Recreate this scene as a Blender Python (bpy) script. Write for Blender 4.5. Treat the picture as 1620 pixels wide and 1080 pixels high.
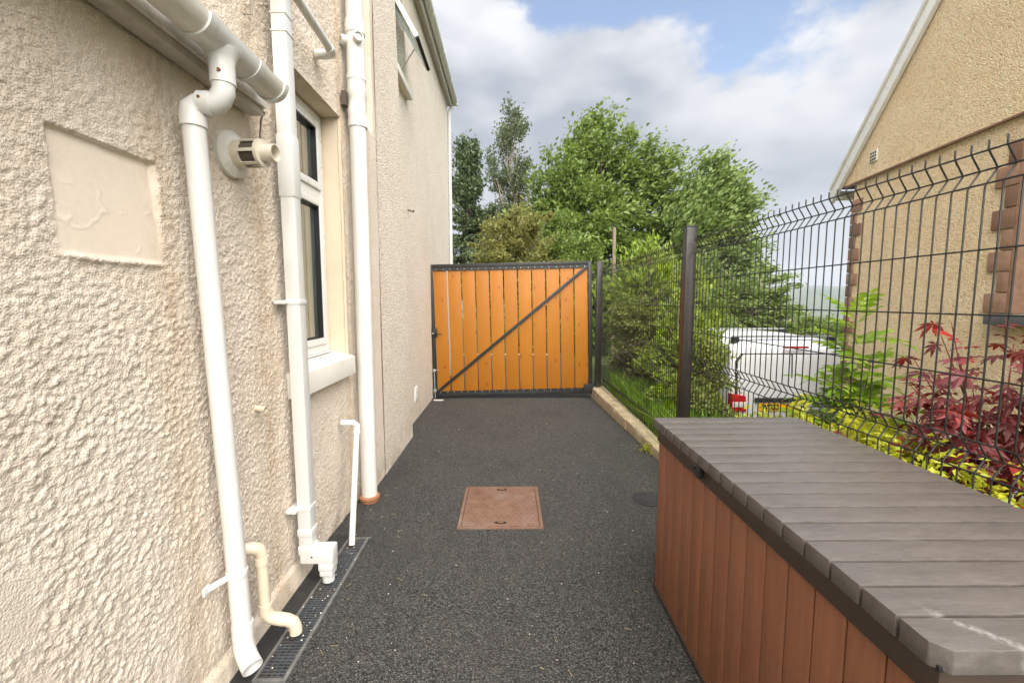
import bpy, bmesh, math, random
import numpy as np
from mathutils import Vector, Matrix, Euler
random.seed(7); RNG = np.random.default_rng(7)
SC = bpy.context.scene
for o in list(bpy.data.objects): bpy.data.objects.remove(o, do_unlink=True)
COL = SC.collection
R = math.radians

# ------------------------------------------------------------------ camera
cam_d = bpy.data.cameras.new('camera'); cam = bpy.data.objects.new('camera', cam_d); COL.objects.link(cam)
cam.location = (0, 0, 1.46); cam.rotation_euler = (R(90 - 5.38), 0, R(-0.41))
cam_d.sensor_width = 36.0; cam_d.lens = 36.0 * 690 / 1620; cam_d.clip_start = 0.05; cam_d.clip_end = 12000
SC.camera = cam

# ------------------------------------------------------------------ world: sky with broken cloud
SUN_EL, SUN_AZ = 44.0, 174.0          # azimuth clockwise from +Y
wd = bpy.data.worlds.new('World'); SC.world = wd; wd.use_nodes = True
def build_world():
    nt = wd.node_tree; N = nt.nodes; L = nt.links; N.clear()
    out = N.new('ShaderNodeOutputWorld'); bg = N.new('ShaderNodeBackground'); bg.inputs['Strength'].default_value = 0.08
    sky = N.new('ShaderNodeTexSky'); sky.sky_type = 'NISHITA'; sky.sun_disc = False
    sky.sun_elevation = R(SUN_EL); sky.sun_rotation = R(SUN_AZ); sky.air_density = 1.0; sky.dust_density = 0.5; sky.ozone_density = 2.2
    tc = N.new('ShaderNodeTexCoord'); sep = N.new('ShaderNodeSeparateXYZ'); L.new(tc.outputs['Generated'], sep.inputs[0])
    def math_(op, a, b=None, clamp=False):
        n = N.new('ShaderNodeMath'); n.operation = op; n.use_clamp = clamp
        for i, v in enumerate((a, b)):
            if v is None: continue
            if isinstance(v, (int, float)): n.inputs[i].default_value = v
            else: L.new(v, n.inputs[i])
        return n.outputs[0]
    def noise(scale, detail, rough, off, zs):
        mp = N.new('ShaderNodeMapping'); mp.inputs['Location'].default_value = off; mp.inputs['Scale'].default_value = (1, 1, zs)
        L.new(tc.outputs['Generated'], mp.inputs['Vector'])
        n = N.new('ShaderNodeTexNoise'); n.inputs['Scale'].default_value = scale; n.inputs['Detail'].default_value = detail
        n.inputs['Roughness'].default_value = rough; n.normalize = True
        L.new(mp.outputs[0], n.inputs['Vector']); return n.outputs['Fac']
    def lobe(d, width):                       # soft bump round one direction of the sky
        vm = N.new('ShaderNodeVectorMath'); vm.operation = 'DOT_PRODUCT'
        L.new(tc.outputs['Generated'], vm.inputs[0]); v = Vector(d).normalized(); vm.inputs[1].default_value = v
        m = N.new('ShaderNodeMapRange'); m.interpolation_type = 'SMOOTHSTEP'
        m.inputs['From Min'].default_value = math.cos(R(width)); m.inputs['From Max'].default_value = 1.0
        L.new(vm.outputs['Value'], m.inputs['Value']); return m.outputs[0]
    n1 = noise(2.6, 6, 0.6, (3.1, 1.7, 0.2), 1.7)
    n2 = noise(2.6, 2, 0.6, (3.1, 1.7, 0.2 - 0.075), 1.7)    # the same field seen a little higher up
    n3 = noise(7.0, 2, 0.6, (0.4, 5.0, 2.0), 2.2)
    clear = math_('MULTIPLY', lobe((0.50, 0.9, 0.84), 26), 0.40)
    clear2 = math_('MULTIPLY', lobe((0.10, 0.80, 0.80), 18), 0.22)
    bank = math_('MULTIPLY', lobe((-0.02, 1.0, 0.36), 30), 0.20)
    bank2 = math_('MULTIPLY', lobe((0.50, 0.9, 0.30), 28), 0.20)
    d = math_('ADD', math_('ADD', n1, bank), bank2)
    d = math_('SUBTRACT', math_('SUBTRACT', d, clear), clear2)
    cov = N.new('ShaderNodeMapRange'); cov.interpolation_type = 'SMOOTHSTEP'
    cov.inputs['From Min'].default_value = 0.44; cov.inputs['From Max'].default_value = 0.55; L.new(d, cov.inputs['Value'])
    lit = math_('ADD', math_('MULTIPLY', math_('SUBTRACT', n1, n2), 3.6), math_('MULTIPLY', math_('SUBTRACT', n3, 0.5), 1.3))
    thick = N.new('ShaderNodeMapRange'); thick.inputs['From Min'].default_value = 0.55; thick.inputs['From Max'].default_value = 0.85; L.new(d, thick.inputs['Value'])
    lit = math_('SUBTRACT', math_('ADD', lit, 0.72), math_('MULTIPLY', thick.outputs[0], 0.55))
    cr = N.new('ShaderNodeValToRGB'); cr.color_ramp.elements[0].position = 0.0; cr.color_ramp.elements[0].color = (1.65, 1.76, 2.02, 1)
    cr.color_ramp.elements[1].position = 1.0; cr.color_ramp.elements[1].color = (3.75, 3.75, 3.8, 1); L.new(lit, cr.inputs['Fac'])
    # overcast luminance rises from horizon to zenith as (1 + 2 sin e)
    el = math_('DIVIDE', math_('ADD', math_('MULTIPLY', math_('MAXIMUM', sep.outputs['Z'], 0.0), 2.0), 1.0), 1.75)
    vs = N.new('ShaderNodeVectorMath'); vs.operation = 'SCALE'; L.new(cr.outputs[0], vs.inputs[0]); L.new(el, vs.inputs['Scale'])
    mx = N.new('ShaderNodeMix'); mx.data_type = 'RGBA'; L.new(math_('MULTIPLY', cov.outputs[0], 0.95), mx.inputs['Factor'])
    L.new(sky.outputs[0], mx.inputs['A']); L.new(vs.outputs[0], mx.inputs['B'])
    L.new(mx.outputs['Result'], bg.inputs['Color']); L.new(bg.outputs[0], out.inputs[0])
build_world()

# ------------------------------------------------------------------ sun (veiled by cloud) and exposure
sd = bpy.data.lights.new('sun', 'SUN'); sun = bpy.data.objects.new('sun', sd); COL.objects.link(sun)
sd.energy = 5.0; sd.angle = R(90); sd.color = (1.0, 0.94, 0.85)
sv = Vector((math.sin(R(SUN_AZ)) * math.cos(R(SUN_EL)), math.cos(R(SUN_AZ)) * math.cos(R(SUN_EL)), math.sin(R(SUN_EL))))
sun.rotation_euler = sv.to_track_quat('Z', 'Y').to_euler(); sun.location = sv * 60
SC.view_settings.view_transform = 'Standard'; SC.view_settings.look = 'None'
SC.view_settings.gamma = 1.0; SC.view_settings.use_curve_mapping = False
SC.view_settings.exposure = 1.50
CY = SC.cycles; CY.max_bounces = 6; CY.diffuse_bounces = 3; CY.glossy_bounces = 2; CY.transmission_bounces = 3; CY.transparent_max_bounces = 8; CY.caustics_reflective = False; CY.caustics_refractive = False

# ------------------------------------------------------------------ materials
class NT:
    def __init__(s, name):
        m = bpy.data.materials.new(name); m.use_nodes = True; s.m = m; s.t = m.node_tree; s.N = s.t.nodes; s.L = s.t.links
        s.b = s.N['Principled BSDF']; s._pos = None
    def pos(s, scale=(1, 1, 1), obj=False):
        mp = s.N.new('ShaderNodeMapping'); mp.inputs['Scale'].default_value = scale
        if obj: src = s.N.new('ShaderNodeTexCoord').outputs['Object']
        else: src = s.N.new('ShaderNodeNewGeometry').outputs['Position']
        s.L.new(src, mp.inputs['Vector']); return mp.outputs[0]
    def noise(s, scale, detail=4, rough=0.55, vec=None, dist=0):
        n = s.N.new('ShaderNodeTexNoise'); n.inputs['Scale'].default_value = scale; n.inputs['Detail'].default_value = detail
        n.inputs['Roughness'].default_value = rough; n.inputs['Distortion'].default_value = dist
        s.L.new(vec if vec is not None else s.pos(), n.inputs['Vector']); return n.outputs['Fac']
    def voro(s, scale, vec=None, feat='F1', out='Distance', rnd=1.0):
        n = s.N.new('ShaderNodeTexVoronoi'); n.feature = feat; n.inputs['Scale'].default_value = scale; n.inputs['Randomness'].default_value = rnd
        s.L.new(vec if vec is not None else s.pos(), n.inputs['Vector']); return n.outputs[out]
    def mr(s, v, a, b, c=0.0, d=1.0, smooth=False):
        n = s.N.new('ShaderNodeMapRange'); n.inputs['From Min'].default_value = a; n.inputs['From Max'].default_value = b
        n.inputs['To Min'].default_value = c; n.inputs['To Max'].default_value = d
        if smooth: n.interpolation_type = 'SMOOTHSTEP'
        s.L.new(v, n.inputs['Value']); return n.outputs[0]
    def math(s, op, a, b=None):
        n = s.N.new('ShaderNodeMath'); n.operation = op
        for i, v in enumerate((a, b)):
            if v is None: continue
            if isinstance(v, (int, float)): n.inputs[i].default_value = v
            else: s.L.new(v, n.inputs[i])
        return n.outputs[0]
    def mix(s, fac, a, b, mode='MIX'):
        n = s.N.new('ShaderNodeMix'); n.data_type = 'RGBA'; n.blend_type = mode
        for k, v in (('Factor', fac), ('A', a), ('B', b)):
            if isinstance(v, tuple): n.inputs[k].default_value = (v[0], v[1], v[2], 1)
            elif isinstance(v, (int, float)): n.inputs[k].default_value = v
            else: s.L.new(v, n.inputs[k])
        return n.outputs['Result']
    def ramp(s, v, stops):
        n = s.N.new('ShaderNodeValToRGB'); e = n.color_ramp.elements
        while len(e) < len(stops): e.new(0.5)
        for i, (p, c) in enumerate(stops): e[i].position = p; e[i].color = (c[0], c[1], c[2], 1)
        s.L.new(v, n.inputs['Fac']); return n.outputs['Color']
    def bump(s, h, strength, dist, prev=None):
        n = s.N.new('ShaderNodeBump'); n.inputs['Strength'].default_value = strength; n.inputs['Distance'].default_value = dist
        s.L.new(h, n.inputs['Height'])
        if prev is not None: s.L.new(prev, n.inputs['Normal'])
        s.L.new(n.outputs['Normal'], s.b.inputs['Normal']); return n.outputs['Normal']
    def col(s, c):
        if isinstance(c, tuple): s.b.inputs['Base Color'].default_value = (c[0], c[1], c[2], 1)
        else: s.L.new(c, s.b.inputs['Base Color'])
    def set(s, rough=0.5, metal=0.0, spec=0.5):
        if isinstance(rough, (int, float)): s.b.inputs['Roughness'].default_value = rough
        else: s.L.new(rough, s.b.inputs['Roughness'])
        s.b.inputs['Metallic'].default_value = metal; s.b.inputs['Specular IOR Level'].default_value = spec
MATS = {}
def simple(name, c, rough=0.5, var=0.12, vs=6.0, bump=0.0, bs=300.0, metal=0.0, spec=0.5, dirt=None, dirt_amt=0.0, ds=9.0, stretch=(1, 1, 1), obj=False):
    n = NT(name); v = n.noise(vs, 5, 0.6, n.pos(stretch, obj))
    a = tuple(x * (1 - var) for x in c); b = tuple(min(1, x * (1 + var)) for x in c)
    cc = n.mix(n.mr(v, 0.3, 0.7), a, b)
    if dirt is not None:
        f = n.mr(n.noise(ds, 8, 0.65, n.pos(stretch, obj)), 0.52, 0.75, 0.0, dirt_amt)
        cc = n.mix(f, cc, dirt)
    n.col(cc); n.set(n.mr(n.noise(vs * 3, 3), 0.2, 0.8, max(0.02, rough - 0.08), min(1, rough + 0.08)), metal, spec)
    if bump > 0: n.bump(n.noise(bs, 3, 0.6, n.pos(stretch, obj)), bump, 0.004)
    MATS[name] = n.m; return n.m

def m_render(name, c1, c2, stain_lines, bump_s, fine):
    n = NT(name); P = n.pos()
    sx = n.N.new('ShaderNodeSeparateXYZ'); n.L.new(P, sx.inputs[0])
    base = n.mix(n.mr(n.noise(3.0, 6, 0.6), 0.3, 0.7), c1, c2)
    base = n.mix(n.mr(n.noise(60, 3, 0.6), 0.45, 0.75, 0, 0.25), base, tuple(x * 0.80 for x in c1))
    st = None
    for (yy, w, amt) in stain_lines:           # weather stains that run down beside each pipe
        g = n.mr(n.math('ABSOLUTE', n.math('SUBTRACT', sx.outputs['Y'], yy)), 0.0, w, amt, 0.0, True)
        st = g if st is None else n.math('MAXIMUM', st, g)
    if st is not None:
        gr = n.mr(n.noise(26, 6, 0.7, n.pos((1, 1, 0.35))), 0.36, 0.66)
        base = n.mix(n.math('MULTIPLY', st, gr), base, (0.42, 0.29, 0.165))
    rnd = n.mr(n.noise(1.3, 5, 0.65, n.pos((1, 1, 0.5))), 0.52, 0.8, 0, 0.15 if name.startswith('neigh') else 0.40)
    base = n.mix(rnd, base, (0.58, 0.46, 0.31))
    low = n.math('MULTIPLY', n.mr(sx.outputs['Z'], 0.02, 0.35, 0.5, 0.0, True), n.mr(n.noise(7, 6, 0.7), 0.45, 0.65)); base = n.mix(low, base, (0.34, 0.29, 0.19))
    if fine:                                     # single chips of darker and paler spar in the dash
        sc_ = n.N.new('ShaderNodeSeparateColor'); n.L.new(n.voro(62, n.pos(), 'F1', 'Color'), sc_.inputs[0])
        base = n.mix(n.mr(sc_.outputs[0], 0.70, 0.85, 0, 0.36), base, tuple(x * 0.52 for x in c1)); base = n.mix(n.mr(sc_.outputs[1], 0.75, 0.8, 0, 0.4), base, tuple(min(0.85, x * 1.2) for x in c2))
    n.col(base); n.set(0.9, 0, 0.2)
    if fine:
        v = n.voro(62, n.pos(), 'F1'); w = n.voro(118, n.pos(), 'F1')
        h = n.math('ADD', n.math('MULTIPLY', n.math('SUBTRACT', 1.0, v), 0.7), n.math('SUBTRACT', 1.0, w))
        h = n.math('ADD', h, n.math('MULTIPLY', n.noise(24, 4, 0.6), 0.9))
        n.bump(h, bump_s, 0.011)
    else:
        h = n.math('ADD', n.noise(190, 5, 0.7), n.math('MULTIPLY', n.math('SUBTRACT', 1.0, n.voro(170)), 0.8))
        my = n.math('MULTIPLY', n.mr(sx.outputs['Y'], 1.09, 1.11), n.mr(sx.outputs['Y'], 1.415, 1.435, 1, 0))
        mz = n.math('MULTIPLY', n.mr(sx.outputs['Z'], 1.565, 1.585), n.mr(sx.outputs['Z'], 1.88, 1.89, 1, 0))
        nb = n.bump(h, bump_s, 0.0045); n.L.new(n.mr(n.math('MULTIPLY', my, mz), 0, 1, bump_s, 0.06), nb.node.inputs['Strength'])      # trowelled patch stays smooth
    MATS[name] = n.m; return n.m
CREAM1, CREAM2 = (0.76, 0.655, 0.535), (0.815, 0.725, 0.615)
m_render('roughcast', CREAM1, CREAM2, [(1.45, 0.12, 0.55), (1.99, 0.13, 0.7), (2.26, 0.10, 0.4), (3.0, 0.09, 0.8), (3.25, 0.16, 0.65)], 0.9, False)
m_render('pebbledash', (0.80, 0.70, 0.575), (0.84, 0.755, 0.64), [], 0.8, True)
m_render('neighbour_roughcast', (0.80, 0.60, 0.36), (0.86, 0.68, 0.45), [], 0.9, True)
simple('smooth_render', (0.70, 0.59, 0.44), 0.85, 0.06, 4, 0.15, 60)
simple('upvc', (0.71, 0.705, 0.675), 0.34, 0.04, 5, 0.03, 120, dirt=(0.42, 0.37, 0.29), dirt_amt=0.30, ds=12, stretch=(1, 1, 0.4))
simple('upvc_dirty', (0.72, 0.69, 0.62), 0.38, 0.06, 5, 0.04, 120, dirt=(0.36, 0.31, 0.24), dirt_amt=0.5, ds=11)
simple('flue_cream', (0.70, 0.64, 0.52), 0.4, 0.05, 9, 0.03, 120, dirt=(0.42, 0.34, 0.24), dirt_amt=0.4)
simple('rail_zinc', (0.22, 0.22, 0.21), 0.5, 0.25, 30, 0.1, 200, metal=0.5, dirt=(0.10, 0.095, 0.08), dirt_amt=0.6, ds=12)
simple('upvc_cream', (0.71, 0.62, 0.47), 0.36, 0.07, 9, 0.03, 120, dirt=(0.42, 0.31, 0.18), dirt_amt=0.4)
simple('white_frame', (0.80, 0.80, 0.77), 0.3, 0.02, 4)
simple('sill_paint', (0.78, 0.75, 0.67), 0.6, 0.05, 7, 0.1, 90, dirt=(0.48, 0.42, 0.33), dirt_amt=0.25)
simple('fascia_paint', (0.50, 0.46, 0.40), 0.6, 0.10, 5, 0.1, 90, dirt=(0.20, 0.17, 0.13), dirt_amt=0.5, ds=22)
simple('rubber_and_gap_shade', (0.012, 0.012, 0.013), 0.5, 0.1)
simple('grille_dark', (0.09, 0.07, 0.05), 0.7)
simple('rust_screw', (0.22, 0.10, 0.04), 0.8)
simple('terracotta', (0.36, 0.16, 0.08), 0.6, 0.1, 20, dirt=(0.5, 0.4, 0.3), dirt_amt=0.4)
simple('cable', (0.30, 0.27, 0.23), 0.6)
simple('gate_steel', (0.020, 0.020, 0.019), 0.42, 0.2, 10, 0.1, 150, dirt=(0.055, 0.058, 0.035), dirt_amt=0.5)
simple('post_steel', (0.022, 0.018, 0.016), 0.35, 0.15, 6, 0.05, 200, dirt=(0.06, 0.045, 0.035), dirt_amt=0.35)
simple('wire_coat', (0.014, 0.014, 0.013), 0.45, 0.1)
simple('zinc', (0.48, 0.49, 0.48), 0.42, 0.15, 30, 0.05, 200, metal=0.7, dirt=(0.20, 0.19, 0.16), dirt_amt=0.5, ds=30)
simple('grate_iron', (0.10, 0.11, 0.12), 0.45, 0.25, 25, 0.1, 200, metal=0.4, dirt=(0.16, 0.10, 0.06), dirt_amt=0.5, ds=7)
simple('void', (0.006, 0.006, 0.006), 0.9)
simple('bitumen', (0.022, 0.022, 0.023), 0.75, 0.3, 9, 0.3, 140, dirt=(0.06, 0.057, 0.05), dirt_amt=0.6, ds=8)
simple('kerb_stone', (0.40, 0.33, 0.215), 0.85, 0.2, 9, 0.5, 90, dirt=(0.16, 0.13, 0.085), dirt_amt=0.75, ds=7)
simple('resin_brown', (0.250, 0.100, 0.050), 0.5, 0.16, 9, 0.2, 160, stretch=(5, 5, 0.25), dirt=(0.150, 0.055, 0.028), dirt_amt=0.7, ds=16)
simple('resin_skirt', (0.052, 0.034, 0.024), 0.5, 0.1, 5, 0.2, 200, stretch=(3, 1, 3))
simple('soil', (0.07, 0.05, 0.033), 0.95, 0.3, 5, 0.8, 40)
simple('bark', (0.12, 0.095, 0.07), 0.9, 0.3, 6, 0.8, 40, stretch=(4, 4, 0.6))
simple('bark_pale', (0.30, 0.25, 0.19), 0.9, 0.3, 6, 0.6, 40)
simple('pole_wood', (0.22, 0.17, 0.125), 0.9, 0.2, 8, 0.5, 60, stretch=(6, 6, 0.4))
simple('stem_green', (0.12, 0.13, 0.03), 0.6, 0.2, 30)
simple('stem_red', (0.14, 0.03, 0.025), 0.6, 0.2, 30)
simple('van_paint', (0.60, 0.61, 0.62), 0.22, 0.01, 2, spec=0.6)
simple('van_trim', (0.015, 0.015, 0.016), 0.6)
simple('tyre', (0.018, 0.018, 0.018), 0.8)
simple('rim', (0.45, 0.45, 0.46), 0.35, metal=0.6)
simple('lens_red', (0.45, 0.008, 0.012), 0.12, 0.1)
simple('lens_clear', (0.62, 0.58, 0.56), 0.12, 0.1)
simple('plate_yellow', (0.80, 0.43, 0.012), 0.35, 0.03)
simple('ink', (0.008, 0.008, 0.008), 0.5)
simple('quoin_stone', (0.235, 0.128, 0.080), 0.85, 0.15, 6, 0.4, 90, dirt=(0.13, 0.075, 0.05), dirt_amt=0.5)
simple('mortar', (0.30, 0.22, 0.14), 0.9, 0.1)
simple('roof_tile', (0.16, 0.085, 0.06), 0.85, 0.2, 6, 0.4, 40)
simple('slate', (0.11, 0.11, 0.12), 0.8, 0.2, 6, 0.3, 40)
simple('wall_pale', (0.62, 0.58, 0.50), 0.9, 0.06)
simple('wall_white', (0.78, 0.77, 0.74), 0.9, 0.04)
simple('drive', (0.22, 0.21, 0.20), 0.9, 0.15, 4, 0.3, 120)
simple('net_grey', (0.36, 0.38, 0.38), 0.7, 0.1)
simple('planter_grey', (0.22, 0.25, 0.29), 0.6, 0.1)
simple('tile_glaze', (0.78, 0.78, 0.72), 0.18, 0.03)
simple('grout', (0.36, 0.36, 0.33), 0.8)
simple('room', (0.75, 0.74, 0.70), 0.9, 0.03)
simple('straw', (0.46, 0.36, 0.18), 0.8, 0.3, 60)
simple('pebble', (0.55, 0.52, 0.47), 0.8, 0.3, 60)
simple('chalk', (0.58, 0.56, 0.52), 0.9)

def m_quoin():
    n = NT('quoin_stone'); oi = n.N.new('ShaderNodeObjectInfo')
    c = n.ramp(oi.outputs['Random'], [(0.0, (0.20, 0.115, 0.075)), (0.5, (0.29, 0.165, 0.105)), (1.0, (0.37, 0.225, 0.150))])
    c = n.mix(n.mr(n.noise(14, 6, 0.65), 0.4, 0.7, 0, 0.6), c, (0.17, 0.105, 0.072)); n.col(c); n.set(0.88, 0, 0.3); n.bump(n.noise(70, 5, 0.65), 0.5, 0.008); MATS['quoin_stone'] = n.m
m_quoin()
def m_tarmac():
    n = NT('tarmac'); P = n.pos()
    cell = n.voro(135, None, 'F1', 'Color'); dist = n.voro(135)
    sp = n.N.new('ShaderNodeSeparateColor'); n.L.new(cell, sp.inputs[0])
    stone = n.ramp(sp.outputs[0], [(0.0, (0.042, 0.042, 0.041)), (0.55, (0.076, 0.076, 0.072)), (0.86, (0.115, 0.113, 0.105)), (1.0, (0.19, 0.185, 0.17))])
    gap = n.mr(dist, 0.35, 0.75)
    c = n.mix(gap, stone, (0.013, 0.013, 0.013))
    big = n.mr(n.noise(1.1, 6, 0.6), 0.38, 0.66)
    c = n.mix(n.math('MULTIPLY', big, 0.40), c, (0.072, 0.068, 0.058))
    blk = n.mr(n.noise(1.7, 5, 0.6, n.pos((1.0, 0.6, 1))), 0.52, 0.70, 0, 0.5)
    c = n.mix(blk, c, (0.024, 0.023, 0.023))
    n.col(c); n.set(n.mr(sp.outputs[1], 0, 1, 0.55, 0.9), 0, 0.4)
    h = n.math('ADD', n.math('SUBTRACT', 1.0, dist), n.math('MULTIPLY', n.noise(260, 3, 0.6), 0.35))
    h = n.math('ADD', h, n.math('MULTIPLY', n.voro(52), -0.5))
    n.bump(h, 0.8, 0.009); MATS['tarmac'] = n.m
m_tarmac()
def m_ground():
    n = NT('ground'); c = n.mix(n.mr(n.noise(0.6, 8, 0.65), 0.35, 0.65), (0.05, 0.085, 0.02), (0.085, 0.10, 0.035))
    c = n.mix(n.mr(n.noise(0.012, 6, 0.6), 0.45, 0.62), c, (0.035, 0.065, 0.02)); n.col(c); n.set(0.95, 0, 0.2)
    n.bump(n.noise(30, 5, 0.6), 0.7, 0.03); MATS['ground'] = n.m
m_ground()
def m_wood():
    n = NT('stained_wood'); oi = n.N.new('ShaderNodeObjectInfo')
    P = n.pos((1, 1, 1)); off = n.N.new('ShaderNodeVectorMath'); off.operation = 'ADD'; n.L.new(P, off.inputs[0])
    cmb = n.N.new('ShaderNodeCombineXYZ'); n.L.new(n.math('MULTIPLY', oi.outputs['Random'], 37.0), cmb.inputs['Z']); n.L.new(n.math('MULTIPLY', oi.outputs['Random'], 11.0), cmb.inputs['Y'])
    n.L.new(cmb.outputs[0], off.inputs[1])
    def sc(v):
        m = n.N.new('ShaderNodeMapping'); m.inputs['Scale'].default_value = v; n.L.new(off.outputs[0], m.inputs['Vector']); return m.outputs[0]
    # knots bend the grain
    sxz = n.N.new('ShaderNodeSeparateXYZ'); n.L.new(off.outputs[0], sxz.inputs[0]); cx2 = n.N.new('ShaderNodeCombineXYZ'); n.L.new(sxz.outputs['X'], cx2.inputs['X']); n.L.new(n.math('MULTIPLY', sxz.outputs['Z'], 0.55), cx2.inputs['Y'])
    vk = n.N.new('ShaderNodeTexVoronoi'); vk.voronoi_dimensions = '2D'; vk.inputs['Scale'].default_value = 6.0; n.L.new(cx2.outputs[0], vk.inputs['Vector']); kcs = n.N.new('ShaderNodeSeparateColor'); n.L.new(vk.outputs['Color'], kcs.inputs[0]); kd = n.math('ADD', vk.outputs['Distance'], n.mr(kcs.outputs[0], 0.30, 0.55, 0.0, 0.5))
    g = n.N.new('ShaderNodeTexWave'); g.wave_type = 'BANDS'; g.bands_direction = 'X'; g.inputs['Scale'].default_value = 16; g.inputs['Distortion'].default_value = 5
    g.inputs['Detail'].default_value = 4; g.inputs['Detail Scale'].default_value = 1.4; n.L.new(sc((1.0, 1.0, 0.10)), g.inputs['Vector'])
    c = n.mix(n.mr(g.outputs['Fac'], 0.2, 0.9, 0, 0.55), (0.44, 0.165, 0.013), (0.30, 0.098, 0.009))
    c = n.mix(n.mr(n.noise(4, 6, 0.6, sc((1, 1, 0.35))), 0.4, 0.7, 0, 0.5), c, (0.48, 0.195, 0.022))
    c = n.mix(n.mr(oi.outputs['Random'], 0, 1, 0, 0.55), c, (0.36, 0.130, 0.012))
    kn = n.mr(kd, 0.03, 0.085, 0.8, 0.0, True); rim_ = n.mr(kd, 0.05, 0.22, 0.30, 0.0, True)
    c = n.mix(rim_, c, (0.33, 0.10, 0.012)); c = n.mix(kn, c, (0.15, 0.045, 0.012))
    n.col(c); n.set(0.42, 0, 0.35); n.bump(g.outputs['Fac'], 0.10, 0.004); MATS['stained_wood'] = n.m
m_wood()
def m_lid():
    n = NT('resin_lid'); v = n.noise(7, 7, 0.65, n.pos((1, 5, 1))); f = n.noise(60, 5, 0.7, n.pos((0.4, 7, 1)))
    c = n.mix(n.mr(v, 0.3, 0.7), (0.082, 0.071, 0.064), (0.118, 0.104, 0.095))
    c = n.mix(n.mr(f, 0.45, 0.70, 0, 0.75), c, (0.165, 0.145, 0.130))
    sx = n.N.new('ShaderNodeSeparateXYZ'); n.L.new(n.pos(), sx.inputs[0])
    # scuff left by a dragged load, and scattered bird-lime flecks
    ax = n.math('ABSOLUTE', n.math('SUBTRACT', n.math('ADD', sx.outputs['X'], n.math('MULTIPLY', sx.outputs['Y'], 0.88)), 1.452))
    band = n.mr(ax, 0.002, 0.020, 0.5, 0.0, True); rng = n.math('MULTIPLY', n.mr(sx.outputs['X'], 0.775, 0.80), n.mr(sx.outputs['X'], 0.86, 0.90, 1, 0))
    br = n.mr(n.noise(70, 5, 0.7, n.pos((1, 1, 1))), 0.40, 0.62)
    c = n.mix(n.math('MULTIPLY', n.math('MULTIPLY', band, rng), br), c, (0.46, 0.45, 0.43))
    fl = n.math('MULTIPLY', n.mr(n.voro(26, n.pos((1, 0.55, 1))), 0.03, 0.06, 1, 0), n.mr(n.noise(5, 2), 0.58, 0.66))
    c = n.mix(fl, c, (0.55, 0.54, 0.50))
    n.col(c); n.set(n.mr(v, 0.2, 0.8, 0.28, 0.42), 0, 0.6); n.bump(f, 0.18, 0.003); MATS['resin_lid'] = n.m
m_lid()
def m_cover():
    n = NT('rusty_steel'); c = n.mix(n.mr(n.noise(14, 7, 0.7), 0.3, 0.7), (0.150, 0.078, 0.050), (0.235, 0.138, 0.094))
    c = n.mix(n.mr(n.noise(5, 5, 0.6), 0.5, 0.75, 0, 0.7), c, (0.24, 0.18, 0.15)); n.col(c); n.set(0.62, 0.15, 0.4)
    n.bump(n.noise(220, 4, 0.6), 0.3, 0.002); MATS['rusty_steel'] = n.m
m_cover()
def m_glass():
    n = NT('window_glass'); n.col((0.55, 0.60, 0.58)); n.set(0.02, 0, 0.5); n.b.inputs['Transmission Weight'].default_value = 1.0
    n.b.inputs['IOR'].default_value = 1.45; MATS['glass'] = n.m
    n = NT('dark_glass'); n.col((0.03, 0.035, 0.04)); n.set(0.05, 0, 0.6); MATS['dark_glass'] = n.m
m_glass()
def leafm(name, cols, trans=0.35, rough=0.45, patch=1.2):
    n = NT(name); N, L = n.N, n.L
    g = N.new('ShaderNodeNewGeometry')
    r = n.math('ADD', n.math('MULTIPLY', g.outputs['Random Per Island'], 0.65), n.math('MULTIPLY', n.noise(patch, 3, 0.6), 0.55))
    c = n.ramp(n.math('SUBTRACT', r, 0.10), [(i / (len(cols) - 1), k) for i, k in enumerate(cols)])
    n.col(c); n.set(rough, 0, 0.4)
    tr = N.new('ShaderNodeBsdfTranslucent'); L.new(n.mix(0.5, c, tuple(min(1, x * 1.5) for x in cols[-1])), tr.inputs['Color'])
    ms = N.new('ShaderNodeMixShader'); ms.inputs[0].default_value = trans
    L.new(n.b.outputs[0], ms.inputs[1]); L.new(tr.outputs[0], ms.inputs[2]); L.new(ms.outputs[0], N['Material Output'].inputs['Surface'])
    MATS[name] = n.m
leafm('leaf_broad', [(0.060, 0.100, 0.018), (0.125, 0.185, 0.030), (0.215, 0.280, 0.055)])
leafm('leaf_willow', [(0.065, 0.110, 0.022), (0.135, 0.195, 0.040), (0.220, 0.285, 0.075)])
leafm('leaf_olive', [(0.075, 0.092, 0.025), (0.190, 0.195, 0.050), (0.330, 0.305, 0.090)])
leafm('leaf_grey', [(0.045, 0.065, 0.028), (0.095, 0.125, 0.055), (0.165, 0.190, 0.090)])
leafm('leaf_pine', [(0.036, 0.058, 0.024), (0.072, 0.105, 0.040), (0.120, 0.155, 0.060)], 0.15)
leafm('leaf_fresh', [(0.085, 0.150, 0.014), (0.200, 0.290, 0.030), (0.340, 0.410, 0.055)])
leafm('leaf_feather', [(0.090, 0.130, 0.022), (0.175, 0.225, 0.040), (0.290, 0.330, 0.075)])
leafm('leaf_dark', [(0.035, 0.052, 0.016), (0.070, 0.105, 0.024), (0.125, 0.165, 0.042)])
leafm('leaf_brown', [(0.085, 0.055, 0.035), (0.100, 0.092, 0.038), (0.130, 0.150, 0.048)])
leafm('leaf_gold', [(0.190, 0.270, 0.012), (0.400, 0.430, 0.022), (0.600, 0.570, 0.070)], 0.35, 0.4, 4)
leafm('leaf_lime', [(0.110, 0.220, 0.012), (0.230, 0.380, 0.025), (0.360, 0.480, 0.045)], 0.45, 0.4, 3)
leafm('leaf_fern', [(0.045, 0.110, 0.012), (0.110, 0.205, 0.025), (0.220, 0.320, 0.050)], 0.35, 0.5, 3)
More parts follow.
